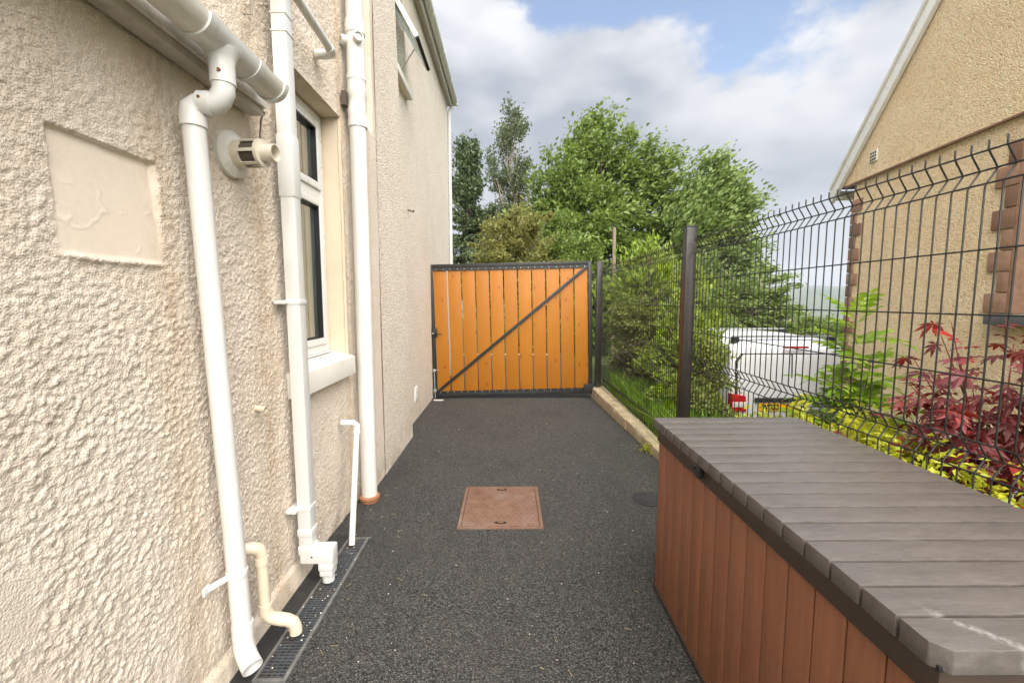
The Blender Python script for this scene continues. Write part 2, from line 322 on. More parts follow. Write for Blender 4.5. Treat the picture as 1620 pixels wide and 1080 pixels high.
leafm('leaf_grass', [(0.090, 0.190, 0.012), (0.190, 0.340, 0.022), (0.320, 0.460, 0.045)], 0.4, 0.45, 1.5)
def m_maple():
    n = NT('leaf_maple'); oi = n.N.new('ShaderNodeObjectInfo')
    c = n.ramp(oi.outputs['Random'], [(0.0, (0.065, 0.014, 0.015)), (0.4, (0.135, 0.024, 0.028)), (0.75, (0.240, 0.072, 0.080)), (1.0, (0.380, 0.030, 0.020))])
    c = n.mix(n.mr(n.noise(40, 4, 0.6), 0.4, 0.7, 0, 0.4), c, (0.09, 0.03, 0.02)); n.col(c); n.set(0.42, 0, 0.5)
    tr = n.N.new('ShaderNodeBsdfTranslucent'); tr.inputs['Color'].default_value = (0.50, 0.030, 0.015, 1)
    ms = n.N.new('ShaderNodeMixShader'); ms.inputs[0].default_value = 0.28
    n.L.new(n.b.outputs[0], ms.inputs[1]); n.L.new(tr.outputs[0], ms.inputs[2]); n.L.new(ms.outputs[0], n.N['Material Output'].inputs['Surface']); MATS['leaf_maple'] = n.m
m_maple()

# ------------------------------------------------------------------ mesh helpers
class B:
    def __init__(s): s.v = []; s.f = []
    def add(s, vs, fs):
        k = len(s.v); s.v += [tuple(v) for v in vs]; s.f += [tuple(i + k for i in f) for f in fs]; return s
    def box(s, x0, x1, y0, y1, z0, z1):
        return s.add([(x0, y0, z0), (x1, y0, z0), (x1, y1, z0), (x0, y1, z0), (x0, y0, z1), (x1, y0, z1), (x1, y1, z1), (x0, y1, z1)],
                     [(0, 3, 2, 1), (4, 5, 6, 7), (0, 1, 5, 4), (1, 2, 6, 5), (2, 3, 7, 6), (3, 0, 4, 7)])
    def bar(s, p, q, w, h, up=(0, 0, 1)):          # square bar from p to q: w sideways, h along up
        p, q = Vector(p), Vector(q); d = (q - p).normalized(); sd_ = d.cross(Vector(up)).normalized(); u = sd_.cross(d).normalized()
        vs = [c + sd_ * a * w / 2 + u * b * h / 2 for c in (p, q) for a, b in ((-1, -1), (1, -1), (1, 1), (-1, 1))]
        return s.add(vs, [(3, 2, 1, 0), (4, 5, 6, 7), (0, 1, 5, 4), (1, 2, 6, 5), (2, 3, 7, 6), (3, 0, 4, 7)])
    def tube(s, path, r, n=16, caps=True):
        P = [Vector(p) for p in path]; k = len(P); rs = r if isinstance(r, (list, tuple)) else [r] * k
        T = [((P[min(i + 1, k - 1)] - P[max(i - 1, 0)])).normalized() for i in range(k)]
        up = Vector((0, 0, 1)) if abs(T[0].z) < 0.9 else Vector((1, 0, 0))
        a = T[0].cross(up).normalized(); vs = []; fs = []
        for i in range(k):
            a = (a - T[i] * a.dot(T[i])).normalized(); b = T[i].cross(a)
            for j in range(n):
                t = 2 * math.pi * j / n; vs.append(P[i] + (a * math.cos(t) + b * math.sin(t)) * rs[i])
        for i in range(k - 1):
            for j in range(n):
                fs.append((i * n + j, i * n + (j + 1) % n, (i + 1) * n + (j + 1) % n, (i + 1) * n + j))
        if caps: fs.append(tuple(range(n - 1, -1, -1))); fs.append(tuple((k - 1) * n + j for j in range(n)))
        return s.add(vs, fs)
    def pipe_open(s, path, r, wall, n=20):          # a hollow pipe end: outer skin, inner skin, rim
        P = [Vector(p) for p in path]; s.tube(P, r, n, False); s.tube(P[::-1], r - wall, n, False)
        d = (P[-1] - P[-2]).normalized(); s.tube([P[-1], P[-1] + d * 1e-4], [r - wall, r], n, False)
        return s
    def prism(s, poly, axis, a, b):                  # poly: 2-D points, extruded along axis 0/1/2 from a to b
        def mk(p, t): return ((t, p[0], p[1]), (p[0], t, p[1]), (p[0], p[1], t))[axis]
        n = len(poly); vs = [mk(p, a) for p in poly] + [mk(p, b) for p in poly]
        return s.add(vs, [tuple(range(n - 1, -1, -1)), tuple(range(n, 2 * n))] + [(i, (i + 1) % n, n + (i + 1) % n, n + i) for i in range(n)])
def arc(c, r, a0, a1, u, v, n=7):                    # points c + r(cos u + sin v)
    c, u, v = Vector(c), Vector(u), Vector(v)
    return [c + u * (r * math.cos(R(a0 + (a1 - a0) * i / n))) + v * (r * math.sin(R(a0 + (a1 - a0) * i / n))) for i in range(n + 1)]
def wloc(o):
    v = Vector((0, 0, 0))
    while o is not None: v += o.location; o = o.parent
    return v
def finish(me, smooth, mat, bevel=0, seg=2):
    bm = bmesh.new(); bm.from_mesh(me)
    bmesh.ops.recalc_face_normals(bm, faces=bm.faces)
    if bevel > 0:
        es = [e for e in bm.edges if len(e.link_faces) == 2 and e.calc_face_angle(0) > 0.5]
        bmesh.ops.bevel(bm, geom=es, offset=bevel, segments=seg, profile=0.6, affect='EDGES', clamp_overlap=True)
    bm.to_mesh(me); bm.free()
    if smooth or bevel > 0:
        me.polygons.foreach_set('use_smooth', [True] * len(me.polygons)); me.set_sharp_from_angle(angle=R(38))
    if mat: me.materials.append(MATS[mat])
def mesh(name, b, mat, smooth=False, bevel=0, off=None):
    me = bpy.data.meshes.new(name); vs = b.v if off is None else [(v[0] - off.x, v[1] - off.y, v[2] - off.z) for v in b.v]
    me.from_pydata(vs, [], b.f); me.update(); finish(me, smooth, mat, bevel); return me
def tag(o, label=None, cat=None, group=None, kind=None):
    for k, v in (('label', label), ('category', cat), ('group', group), ('kind', kind)):
        if v: o[k] = v
    return o
def thing(name, label, cat, loc=(0, 0, 0), group=None):
    o = bpy.data.objects.new(name, None); o.empty_display_size = 0.1; COL.objects.link(o); o.location = loc; return tag(o, label, cat, group)
def obj(name, b, mat, parent=None, smooth=False, bevel=0, world=True, loc=None, label=None):
    base = wloc(parent) if (parent is not None and world) else Vector((0, 0, 0))
    if loc is not None: base = base + Vector(loc) if parent is None else base
    me = mesh(name, b, mat, smooth, bevel, base if base.length > 0 else None)
    o = bpy.data.objects.new(name, me); COL.objects.link(o); o.parent = parent
    if loc is not None and parent is None: o.location = loc
    if label: o['label'] = label
    return o
def inst(name, me, parent, loc=(0, 0, 0), rot=None, scale=None):
    o = bpy.data.objects.new(name, me); COL.objects.link(o); o.parent = parent; o.location = loc
    if rot is not None: o.rotation_euler = rot
    if scale is not None: o.scale = scale
    return o
def npmesh(name, V, F, mat, smooth=False):
    me = bpy.data.meshes.new(name); V = np.asarray(V, np.float32); F = np.asarray(F, np.int32); k = F.shape[1]
    me.vertices.add(len(V)); me.vertices.foreach_set('co', V.ravel()); me.loops.add(F.size); me.loops.foreach_set('vertex_index', F.ravel())
    me.polygons.add(len(F)); me.polygons.foreach_set('loop_start', np.arange(0, F.size, k, dtype=np.int32))
    if smooth: me.polygons.foreach_set('use_smooth', np.ones(len(F), bool))
    me.update(calc_edges=True); me.materials.append(MATS[mat]); return me
def smooth(a, b, x): t = np.clip((x - a) / (b - a), 0, 1); return t * t * (3 - 2 * t)
def fnoise(x, y, seed, octs=4, f0=1.0):              # cheap smooth value noise
    out = np.zeros(np.broadcast(x, y).shape); amp = 1.0; rs = np.random.default_rng(seed); T = rs.random((64, 64)); tot = 0
    for k in range(octs):
        X = x * f0 * 2 ** k + 7.3 * k; Y = y * f0 * 2 ** k + 3.1 * k; i = np.floor(X).astype(int); j = np.floor(Y).astype(int); u = X - i; v = Y - j
        u = u * u * (3 - 2 * u); v = v * v * (3 - 2 * v); g = lambda a, b: T[a % 64, b % 64]
        out = out + amp * ((g(i, j) * (1 - u) + g(i + 1, j) * u) * (1 - v) + (g(i, j + 1) * (1 - u) + g(i + 1, j + 1) * u) * v); tot += amp; amp *= 0.5
    return out / tot

# window glass: thin pane, clear with a mirror share
def m_pane():
    n = NT('pane_glass'); N, L = n.N, n.L
    t = N.new('ShaderNodeBsdfTransparent'); t.inputs['Color'].default_value = (0.80, 0.86, 0.83, 1)
    g = N.new('ShaderNodeBsdfGlossy'); g.inputs['Roughness'].default_value = 0.015; lw = N.new('ShaderNodeLayerWeight'); lw.inputs['Blend'].default_value = 0.5
    ms = N.new('ShaderNodeMixShader'); L.new(n.math('ADD', n.math('MULTIPLY', n.math('POWER', lw.outputs['Facing'], 2.2), 0.95), 0.10), ms.inputs[0]); L.new(t.outputs[0], ms.inputs[1]); L.new(g.outputs[0], ms.inputs[2])
    L.new(ms.outputs[0], N['Material Output'].inputs['Surface']); MATS['pane_glass'] = n.m
m_pane()

# ================================================================== ground
DRIVE_Z = -0.95
def gh(x, y):
    x = np.asarray(x, float); y = np.asarray(y, float)
    r = np.hypot(x, y)
    z = np.full(np.broadcast(x, y).shape, -0.30)
    garden = smooth(1.46, 1.56, x)
    g = 0.12 - 0.22 * smooth(1.6, 3.8, x) + 0.03 * (fnoise(x, y, 5, 3, 1.3) - 0.5)
    g = g - (0.85 + 0.0 * x) * smooth(2.35, 3.1, x) * smooth(5.0, 6.0, y)
    z = z * (1 - garden) + g * garden
    far = smooth(9.0, 13.0, y)
    z = z * (1 - far) + (-0.45 + 0.25 * (fnoise(x, y, 8, 3, 0.2) - 0.5)) * far
    z = z - 62 * smooth(26, 650, r) + smooth(1100, 3000, r) * (120 + 190 * (fnoise(x / 900, y / 900, 3, 4, 1.0) - 0.35))
    return z
def gz1(x, y): return float(gh(np.array([x]), np.array([y]))[0])
def build_ground():
    a = np.concatenate([np.arange(-12, 14.01, 0.35), ]); g = np.geomspace(15, 5200, 46)
    xs = np.concatenate([-g[::-1] + 1, a, g]); b = np.arange(-4, 30.01, 0.4); ys = np.concatenate([-np.geomspace(5, 5200, 24)[::-1], b, np.geomspace(31, 5200, 52)])
    X, Y = np.meshgrid(xs, ys, indexing='ij'); Z = gh(X, Y); V = np.stack([X, Y, Z], -1).reshape(-1, 3)
    i, j = np.meshgrid(np.arange(len(xs) - 1), np.arange(len(ys) - 1), indexing='ij'); k = (i * len(ys) + j).ravel(); n = len(ys)
    o = bpy.data.objects.new('ground', npmesh('ground', V, np.stack([k, k + n, k + n + 1, k + 1], -1), 'ground', True)); COL.objects.link(o); tag(o, kind='structure')
build_ground()
DR = (-0.985, -0.865, 1.56, 2.56)                 # channel drain opening
def build_path():
    xs = sorted(set([-1.35, DR[0], DR[1], 1.55] + [round(-0.8 + 0.2 * i, 3) for i in range(12)])); ys = sorted(set([-3.0, DR[2], DR[3], 12.0] + [round(-2.8 + 0.2 * i, 3) for i in range(74)]))
    b = B(); idx = {}
    for i, x in enumerate(xs):
        for j, y in enumerate(ys):
            inner = -0.8 < x < 1.3
            z = 0.006 * (float(fnoise(np.array(x), np.array(y), 11, 2, 0.8)) - 0.5) * (1 if inner and not (DR[2] - .2 < y < DR[3] + .2 and x < -0.6) else 0)
            if 2.4 < y < 3.6 and -0.55 < x < 0.5: z = 0
            idx[i, j] = len(b.v); b.v.append((x, y, z))
    for i in range(len(xs) - 1):
        for j in range(len(ys) - 1):
            cx, cy = (xs[i] + xs[i + 1]) / 2, (ys[j] + ys[j + 1]) / 2
            if DR[0] < cx < DR[1] and DR[2] < cy < DR[3]: continue
            b.f.append((idx[i, j], idx[i + 1, j], idx[i + 1, j + 1], idx[i, j + 1]))
    tag(obj('path', b, 'tarmac', smooth=True), kind='structure')
    s = B(); pts = [1.15 + 0.06 * i for i in range(25)]
    L_ = [(-1.16, y) for y in pts]; Rr = [(DR[0] - 0.004 + (0.012 * math.sin(y * 9) if y > 2.56 or y < 1.56 else 0), y) for y in pts]
    for (a, c) in zip(L_, Rr): s.v += [(a[0], a[1], 0.005), (c[0], c[1], 0.005)]
    s.f = [(2 * i, 2 * i + 1, 2 * i + 3, 2 * i + 2) for i in range(len(pts) - 1)]
    tag(obj('path_edging_strip', s, 'bitumen'), kind='structure')
build_path()
dv = B(); dv.add([(2.9, 5.9, DRIVE_Z + .01), (9.5, 5.9, DRIVE_Z + .01), (9.5, 12.5, DRIVE_Z + .01), (2.9, 12.5, DRIVE_Z + .01)], [(0, 1, 2, 3)])
tag(obj('driveway', dv, 'drive'), kind='structure')

# ================================================================== the cream house on the left
house = thing('house', 'cream roughcast house with white pipes along the left of the path', 'house', (-1.5, 4.0, 0))
WIN = (2.22, 2.955, 1.09, 2.636)                   # y0 y1 z0 z1 of the ground-floor window opening
def build_near_wall():
    st = 0.0045
    ys = np.concatenate([np.linspace(-4, 0.78, 12), np.arange(0.80, 3.60, st)]); zs = np.concatenate([[-0.1], np.arange(0, 3.86, st), np.linspace(3.9, 5.03, 6)])
    Y, Z = np.meshgrid(ys, zs, indexing='ij'); h = np.zeros(Y.shape); rs = np.random.default_rng(21)
    dense = fnoise(Y, Z, 31, 3, 1.6)
    # thrown lumps of the roughcast: rounded blobs, larger towards the near end
    j0 = 12; k0 = 1; ny = len(ys) - 12; nz = int((3.86) / st)
    H = np.zeros((ny, nz)); n = 150000
    cy = rs.random(n) * ny; cz = rs.random(n) * nz; rr = (rs.random(n) ** 2.2) * 1.45 + 0.70
    yy = ys[np.clip(j0 + cy.astype(int), 0, len(ys) - 1)]; fade = np.clip(1.15 - (yy - 1.0) * 0.28, 0.55, 1.15); rr = rr * fade
    el = 0.7 + 0.6 * rs.random(n); amp = rs.random(n)
    for q in range(n):
        r = rr[q]; ry = r * el[q]; rz = r / el[q] * 0.9; a = int(cy[q]); b = int(cz[q]); m = int(max(ry, rz)) + 2
        a0, a1, b0, b1 = max(0, a - m), min(ny, a + m + 1), max(0, b - m), min(nz, b + m + 1)
        u = (np.arange(a0, a1) - cy[q])[:, None] / ry; v = (np.arange(b0, b1) - cz[q])[None, :] / rz
        d = 1 - u * u - v * v; d = np.maximum(d, 0) ** 0.6 * r * st * (0.16 + 0.46 * amp[q])
        H[a0:a1, b0:b1] = np.maximum(H[a0:a1, b0:b1], d)
    lump = np.zeros(Y.shape); lump[j0:j0 + ny, k0:k0 + nz] = H
    lump = lump * (0.45 + 0.9 * np.clip((dense - 0.25) * 2, 0, 1)) + 0.006 * (fnoise(Y, Z, 77, 3, 14) - 0.5) + 0.005 * (fnoise(Y, Z, 78, 2, 75) - 0.5)
    flat = np.zeros(Y.shape)
    # trowelled square patch
    pj = 0.010 * (fnoise(Y, Z, 41, 2, 9) - 0.5)
    pm = smooth(1.098, 1.112, Y + pj) * (1 - smooth(1.415, 1.432, Y + pj)) * smooth(1.565, 1.582, Z + pj) * (1 - smooth(1.884, 1.889, Z + 0.4 * pj))
    flat = np.maximum(flat, pm)
    depth = -0.016 * smooth(1.56, 1.89, Z) * pm
    ridge = np.abs(fnoise(Y * 1.0 + Z * 0.8, Z * 1.6 - Y * 0.5, 52, 3, 7) - 0.5)
    trowel = 0.0018 * np.exp(-(ridge / 0.012) ** 2) * (fnoise(Y, Z, 53, 2, 8) > 0.5) + 0.003 * (fnoise(Y, Z, 54, 3, 6) - 0.5)
    rim = 0.010 * np.exp(-((Z - 1.572 - pj) / 0.008) ** 2) * smooth(1.10, 1.14, Y) * (1 - smooth(1.40, 1.44, Y))
    # smoothed quoin repairs at the near edge
    for (y1, z0, z1) in ((0.985, 0.66, 0.86), (1.0, 0.36, 0.60), (0.985, 0.10, 0.30)):
        e = 0.03 * (fnoise(Y, Z, int(z0 * 100), 3, 12) - 0.5); mq = (1 - smooth(y1 - 0.01, y1 + 0.006, Y + e)) * smooth(z0, z0 + 0.012, Z + e) * (1 - smooth(z1 - 0.012, z1, Z + e)); flat = np.maximum(flat, mq * 0.95)
    # smeared plinth where the render meets the tarmac
    pt = 0.055 + 0.05 * fnoise(Y, 0 * Y, 63, 3, 3) + 0.03 * smooth(1.7, 2.1, Y)
    pl = (1 - smooth(pt - 0.012, pt + 0.012, Z)) * (1 - smooth(2.25, 2.4, Y)); flat = np.maximum(flat, pl * 0.92)
    plx = 0.028 * pl * (1 - np.clip(Z / 0.14, 0, 1)) + 0.01 * pl
    # the wall thickens towards the main house
    step = 0.07 * np.where(Z < 2.78, smooth(3.10, 3.24, Y), smooth(3.44, 3.50, Y))
    blend = smooth(2.70, 2.86, Z); step = 0.07 * (smooth(3.10, 3.24, Y) * (1 - blend) + smooth(3.44, 3.50, Y) * blend)
    far = smooth(3.1, 3.5, Y); wav = 0.016 * (fnoise(Y, Z, 90, 3, 1.2) - 0.5)
    X = -1.112 + lump * (1 - flat) * (1 - 0.45 * far) + depth + trowel * flat + rim + plx + step + wav * (1 - flat * 0.5)
    V = np.stack([X, Y, Z], -1).reshape(-1, 3) - np.array(house.location)
    i, j = np.meshgrid(np.arange(len(ys) - 1), np.arange(len(zs) - 1), indexing='ij'); yc = (ys[i] + ys[i + 1]) / 2; zc = (zs[j] + zs[j + 1]) / 2
    keep = ~((yc > WIN[0]) & (yc < WIN[1]) & (zc > WIN[2]) & (zc < WIN[3])); nz_ = len(zs); k = (i * nz_ + j)[keep]
    o = inst('wall', npmesh('near_wall', V, np.stack([k, k + nz_, k + nz_ + 1, k + 1], -1), 'roughcast', True), house)
    o['label'] = 'coarse cream roughcast side wall with a smoothed square patch'
build_near_wall()
# further wall faces
b = B(); Y2 = lambda z: 4.60 - 0.085 * z
zt = 5.03
b.add([(-1.035, 3.55, 0), (-1.035, Y2(0), -0.02), (-1.035, Y2(zt), zt), (-1.035, 3.55, zt), (-1.16, Y2(0), -0.02), (-1.16, Y2(zt), zt)], [(0, 1, 2, 3), (1, 4, 5, 2)])
obj('wall', b, 'pebbledash', house)
UW = (4.35, 5.06, 3.76, 4.62)
b = B(); ysq = [4.10, UW[0], UW[1], 8.45]; zsq = [-0.02, UW[2], UW[3], 5.03]
for i in range(3):
    for j in range(3):
        if i == 1 and j == 1: continue
        b.add([(-1.14, ysq[i], zsq[j]), (-1.14, ysq[i + 1], zsq[j]), (-1.14, ysq[i + 1], zsq[j + 1]), (-1.14, ysq[i], zsq[j + 1])], [(0, 1, 2, 3)])
b.add([(-1.14, 8.45, -0.6), (-9, 8.45, -0.6), (-9, 8.45, 5.03), (-1.14, 8.45, 5.03), (-1.14, 8.45, 5.03), (-5, 8.45, 8.2)], [(0, 1, 2, 3), (3, 2, 5)])
for x0, x1, y0, y1, z0, z1 in ((-1.32, -1.141, UW[0] - .02, UW[0], UW[2], UW[3]), (-1.32, -1.141, UW[1], UW[1] + .02, UW[2], UW[3]), (-1.32, -1.141, UW[0], UW[1], UW[3], UW[3] + .02)): b.box(x0, x1, y0, y1, z0, z1)
obj('wall', b, 'pebbledash', house, label='finer pebbledash wall towards the gate')
b = B(); b.add([(-1.0, -4, 5.20), (-1.0, 8.6, 5.20), (-5, 8.6, 8.4), (-5, -4, 8.4), (-9, 8.6, 5.2), (-9, -4, 5.2)], [(0, 1, 2, 3), (3, 2, 4, 5)])
obj('roof', b, 'slate', house)
b = B(); b.box(-1.139, -1.07, 4.26, 8.47, 5.035, 5.055); obj('soffit', b, 'fascia_paint', house)
b = B(); b.box(-1.07, -1.045, 4.26, 8.47, 5.03, 5.20); obj('fascia', b, 'upvc', house, bevel=0.003)
def half_round(cx, cz, r, y0, y1, t=0.003, n=14, rim=True):
    b = B(); po = [(cx - r * math.cos(math.pi * i / n), cz - r * math.sin(math.pi * i / n)) for i in range(n + 1)]
    pi_ = [(cx - (r - t) * math.cos(math.pi * i / n), cz - (r - t) * math.sin(math.pi * i / n)) for i in range(n + 1)]
    b.prism(po + pi_[::-1], 1, y0, y1); return b
g = obj('gutter', half_round(-0.995, 5.125, 0.052, 4.26, 8.50), 'upvc', house, smooth=True)
for y in (5.1, 5.95, 6.8, 7.65, 8.42): obj('gutter_joint', half_round(-0.995, 5.125, 0.057, y, y + 0.035, 0.006), 'upvc', g, smooth=True)
b = B(); b.box(-1.045, -0.945, 8.47, 8.52, 5.06, 5.13); obj('gutter_stop', b, 'upvc', g, bevel=0.006)

# ground-floor window with reveal, sill and tiled room behind
b = B(); y0, y1, z0, z1 = WIN
b.add([(-1.095, y0 - .004, z1 + .006), (-1.095, y1 + .008, z1 + .006), (-1.40, y1 - .02, z1 - .01), (-1.40, y0, z1 - .01)], [(0, 1, 2, 3)])
b.add([(-1.095, y1 + .008, z0 - .02), (-1.095, y1 + .008, z1 + .006), (-1.40, y1 - .02, z1 - .01), (-1.40, y1 - .02, z0 - .02)], [(0, 1, 2, 3)])
b.add([(-1.095, y0 - .004, z0 - .02), (-1.095, y0 - .004, z1 + .006), (-1.40, y0, z1 - .01), (-1.40, y0, z0 - .02)], [(3, 2, 1, 0)])
obj('window_reveal', b, 'smooth_render', house)
b = B(); b.prism([(-1.30, 1.135), (-1.052, 1.085), (-1.048, 0.965), (-1.30, 0.965)], 1, 2.16, 2.968); obj('window_sill', b, 'sill_paint', house, bevel=0.006)
def rect_frame(b, y0, y1, z0, z1, w, xa, xb):
    b.box(xa, xb, y0, y0 + w, z0, z1); b.box(xa, xb, y1 - w, y1, z0, z1); b.box(xa, xb, y0 + w, y1 - w, z0, z0 + w); b.box(xa, xb, y0 + w, y1 - w, z1 - w, z1)
fy0, fy1, fz0, fz1, tz = 2.222, 2.935, 1.125, 2.625, 2.125
b = B(); rect_frame(b, fy0, fy1, fz0, fz1, 0.05, -1.275, -1.21); b.box(-1.275, -1.212, fy0 + .05, fy1 - .05, tz - .03, tz + .03)
win = obj('window', b, 'white_frame', house, bevel=0.004)
for (za, zb) in ((fz0 + .052, tz - .032), (tz + .032, fz1 - .052)):
    b = B(); rect_frame(b, fy0 + .052, fy1 - .052, za, zb, 0.042, -1.262, -1.198); s_ = obj('sash', b, 'white_frame', win, bevel=0.006)
    b = B(); b.box(-1.238, -1.232, fy0 + .09, fy1 - .09, za + .038, zb - .038); obj('pane', b, 'pane_glass', win)
    b = B(); rect_frame(b, fy0 + .094, fy1 - .094, za + .042, zb - .042, 0.007, -1.236, -1.205); obj('gasket', b, 'rubber_and_gap_shade', win)
b = B(); b.box(-1.26, -1.185, fy0, fy1 - .002, 1.095 + .025, 1.124); obj('cill_strip', b, 'white_frame', win, bevel=0.004)
b = B()      # room lining, faces turned inwards
X0, X1, Ya, Yb, Za, Zb = -3.4, -1.41, 1.5, 3.45, 0.1, 2.75
b.add([(X0, Ya, Za), (X1, Ya, Za), (X1, Yb, Za), (X0, Yb, Za), (X0, Ya, Zb), (X1, Ya, Zb), (X1, Yb, Zb), (X0, Yb, Zb)], [(0, 1, 2, 3), (4, 7, 6, 5), (0, 4, 5, 1), (2, 6, 7, 3)])
for ya_, yb2, za_, zb2 in ((Ya, 1.6, Za, Zb), (3.35, Yb, Za, Zb), (1.6, 3.35, Za, 0.6), (1.6, 3.35, 2.65, Zb)): b.add([(X0, ya_, za_), (X0, yb2, za_), (X0, yb2, zb2), (X0, ya_, zb2)], [(0, 1, 2, 3)])    # unseen opening added in the far wall to let daylight into the room
obj('room_lining', b, 'room', house)
tl = B(); tl.box(-0.094, 0.094, -0.012, 0, 0.003, 0.197); tme = mesh('wall_tile', tl, 'tile_glaze', bevel=0.003)
for i in range(7):
    for j in range(6): inst('wall_tile', tme, house, Vector((-1.53 - 0.193 * i, 3.447, 1.36 + 0.203 * j)) - house.location)
# upper bathroom window, its top-hung sash pushed open
b = B(); rect_frame(b, UW[0], UW[1], UW[2], UW[3], 0.05, -1.31, -1.25); uw = obj('window', b, 'white_frame', house, bevel=0.004, label='upper window with its top-hung sash pushed open')
b = B(); b.prism([(-1.32, 3.765), (-1.065, 3.735), (-1.065, 3.665), (-1.32, 3.665)], 1, UW[0] - .03, UW[1] + .02); obj('window_sill', b, 'sill_paint', house, bevel=0.005)
hin, low = Vector((-1.235, 0, 4.60)), Vector((-0.875, 0, 3.955)); dn = (low - hin).normalized(); nn = Vector((dn.z, 0, -dn.x))
def sbar(b, ya, yb, ta, tb, th=0.045):
    ln = (low - hin).length
    vs = []
    for y in (ya, yb):
        for t, s in ((ta, -1), (tb, -1), (tb, 1), (ta, 1)): p = hin + dn * (t * ln) + nn * (s * th / 2); vs.append((p.x, y, p.z))
    b.add(vs, [(0, 1, 2, 3), (7, 6, 5, 4), (0, 4, 5, 1), (1, 5, 6, 2), (2, 6, 7, 3), (3, 7, 4, 0)])
b = B(); sbar(b, UW[0] + .05, UW[0] + .10, 0, 1); sbar(b, UW[1] - .10, UW[1] - .05, 0, 1); sbar(b, UW[0] + .10, UW[1] - .10, 0, .07); sbar(b, UW[0] + .10, UW[1] - .10, .93, 1)
obj('sash', b, 'white_frame', uw, bevel=0.004)
b = B(); sbar(b, UW[0] + .10, UW[1] - .10, .07, .93, .008); obj('pane', b, 'pane_glass', uw)
b = B(); sbar(b, UW[0] + .055, UW[1] - .055, .995, 1.02, .03); obj('weather_bar', b, 'rubber_and_gap_shade', uw)
b = B(); b.tube([(-1.24, UW[1] - .03, 3.86), (-1.02, UW[1] - .06, 4.16)], 0.006, 6); obj('window_stay', b, 'zinc', uw)
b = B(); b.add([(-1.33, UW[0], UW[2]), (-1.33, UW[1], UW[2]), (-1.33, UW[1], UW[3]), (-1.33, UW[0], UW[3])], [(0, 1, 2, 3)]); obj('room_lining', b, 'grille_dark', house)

# ---------------- low gutter and fascia over the near wall
ft = thing('fascia_board', 'weathered grey fascia board fixed to the roughcast under the low gutter', 'fascia', (-1.09, 1.0, 2.235))
b = B(); b.box(-1.098, -1.035, -1.5, 1.935, 2.235, 2.36); obj('board', b, 'fascia_paint', ft, bevel=0.003)
b = B(); b.box(-1.034, -1.02, -1.5, 1.93, 2.262, 2.375); obj('face_board', b, 'upvc_dirty', ft, bevel=0.002)
gt = thing('low_gutter', 'white half-round gutter running overhead above the near downpipe', 'gutter', (-0.945, 1.0, 2.25))
GX, GZ, GR = -0.945, 2.312, 0.058
gm = obj('trough', half_round(GX, GZ, GR, -1.5, 1.83), 'upvc_dirty', gt, smooth=True)
for y in (1.385, 1.645): obj('union_collar', half_round(GX, GZ, GR + 0.008, y, y + 0.03, 0.010), 'upvc', gt, smooth=True)
obj('running_outlet', half_round(GX, GZ, GR + 0.004, 1.41, 1.65, 0.006), 'upvc', gt, smooth=True)
cap = half_round(GX, GZ, GR + 0.007, 1.815, 1.842, 0.009); cap.prism([(GX - GR * math.cos(math.pi * i / 14), GZ - GR * math.sin(math.pi * i / 14)) for i in range(15)], 1, 1.830, 1.838)
obj('stop_end', cap, 'upvc', gt, smooth=True)

# ---------------- round downpipe with offset and shoe
dp = thing('round_downpipe', 'round white downpipe with a swan-neck offset, nearest the camera on the wall', 'downpipe', (-1.03, 1.58, 0.05))
top = Vector((-1.035, 1.500, 2.03)); bot = Vector((-1.03, 1.582, 0.17)); rp = 0.034
so = [Vector((GX + .005, 1.515, GZ - GR + .006)), Vector((GX + .005, 1.515, 2.165))]
b = B(); b.tube([so[0] + Vector((0, 0, .012)), so[0] - Vector((0, 0, .012)), so[0] - Vector((0, 0, .03)), so[1]], [0.056, 0.043, 0.038, 0.038], 24); obj('outlet_socket', b, 'upvc', dp, smooth=True)
hz = Vector((-0.995, -0.10, -0.05)).normalized()
c1 = so[1] + hz * 0.0
p1 = [so[1] + Vector((0, 0, .02)), so[1], so[1] + Vector((0, 0, -.022)), so[1] + Vector((-.008, 0, -.045)) + hz * .004, so[1] + Vector((-.024, -.002, -.058)), so[1] + Vector((-.05, -.005, -.062))]
b = B(); b.tube(p1, 0.0345, 24); obj('bend', b, 'upvc', dp, smooth=True)
e2 = p1[-1]
b = B(); b.tube([e2 + Vector((.012, 0, 0)), e2 + Vector((-.022, -.004, 0))], 0.0385, 24); obj('coupling', b, 'upvc', dp, smooth=True)
b = B(); b.tube([e2, e2 + Vector((-.012, -.002, 0)), e2 + Vector((-.026, -.004, -.006)), Vector((top.x, top.y, top.z + .052)), Vector((top.x, top.y, top.z + .03)), top + Vector((0, 0, -.005))], [.0345, .0345, .0355, .037, .0385, .0385], 24); obj('bend', b, 'upvc', dp, smooth=True)
b = B(); b.tube([top + Vector((0, 0, .03)), bot], rp, 24); obj('pipe', b, 'upvc', dp, smooth=True)
for p in ((so[1] + Vector((.012, -.0375, .03))), (e2 + Vector((-.004, -.0385, .006)))):
    b = B(); b.tube([p + Vector((0, .002, 0)), p + Vector((0, -.003, 0))], .0055, 8); obj('screw', b, 'rust_screw', dp)
sh = [bot + Vector((0, 0, .055)), bot + Vector((0, 0, .0)), bot + Vector((.001, -.001, -.03)), bot + Vector((.008, -.006, -.056)), bot + Vector((.024, -.018, -.078)), bot + Vector((.058, -.044, -.096))]
b = B(); b.tube([sh[0], sh[1]], .0375, 24); b.pipe_open(sh, .0365, .003, 24); obj('shoe', b, 'upvc', dp, smooth=True)
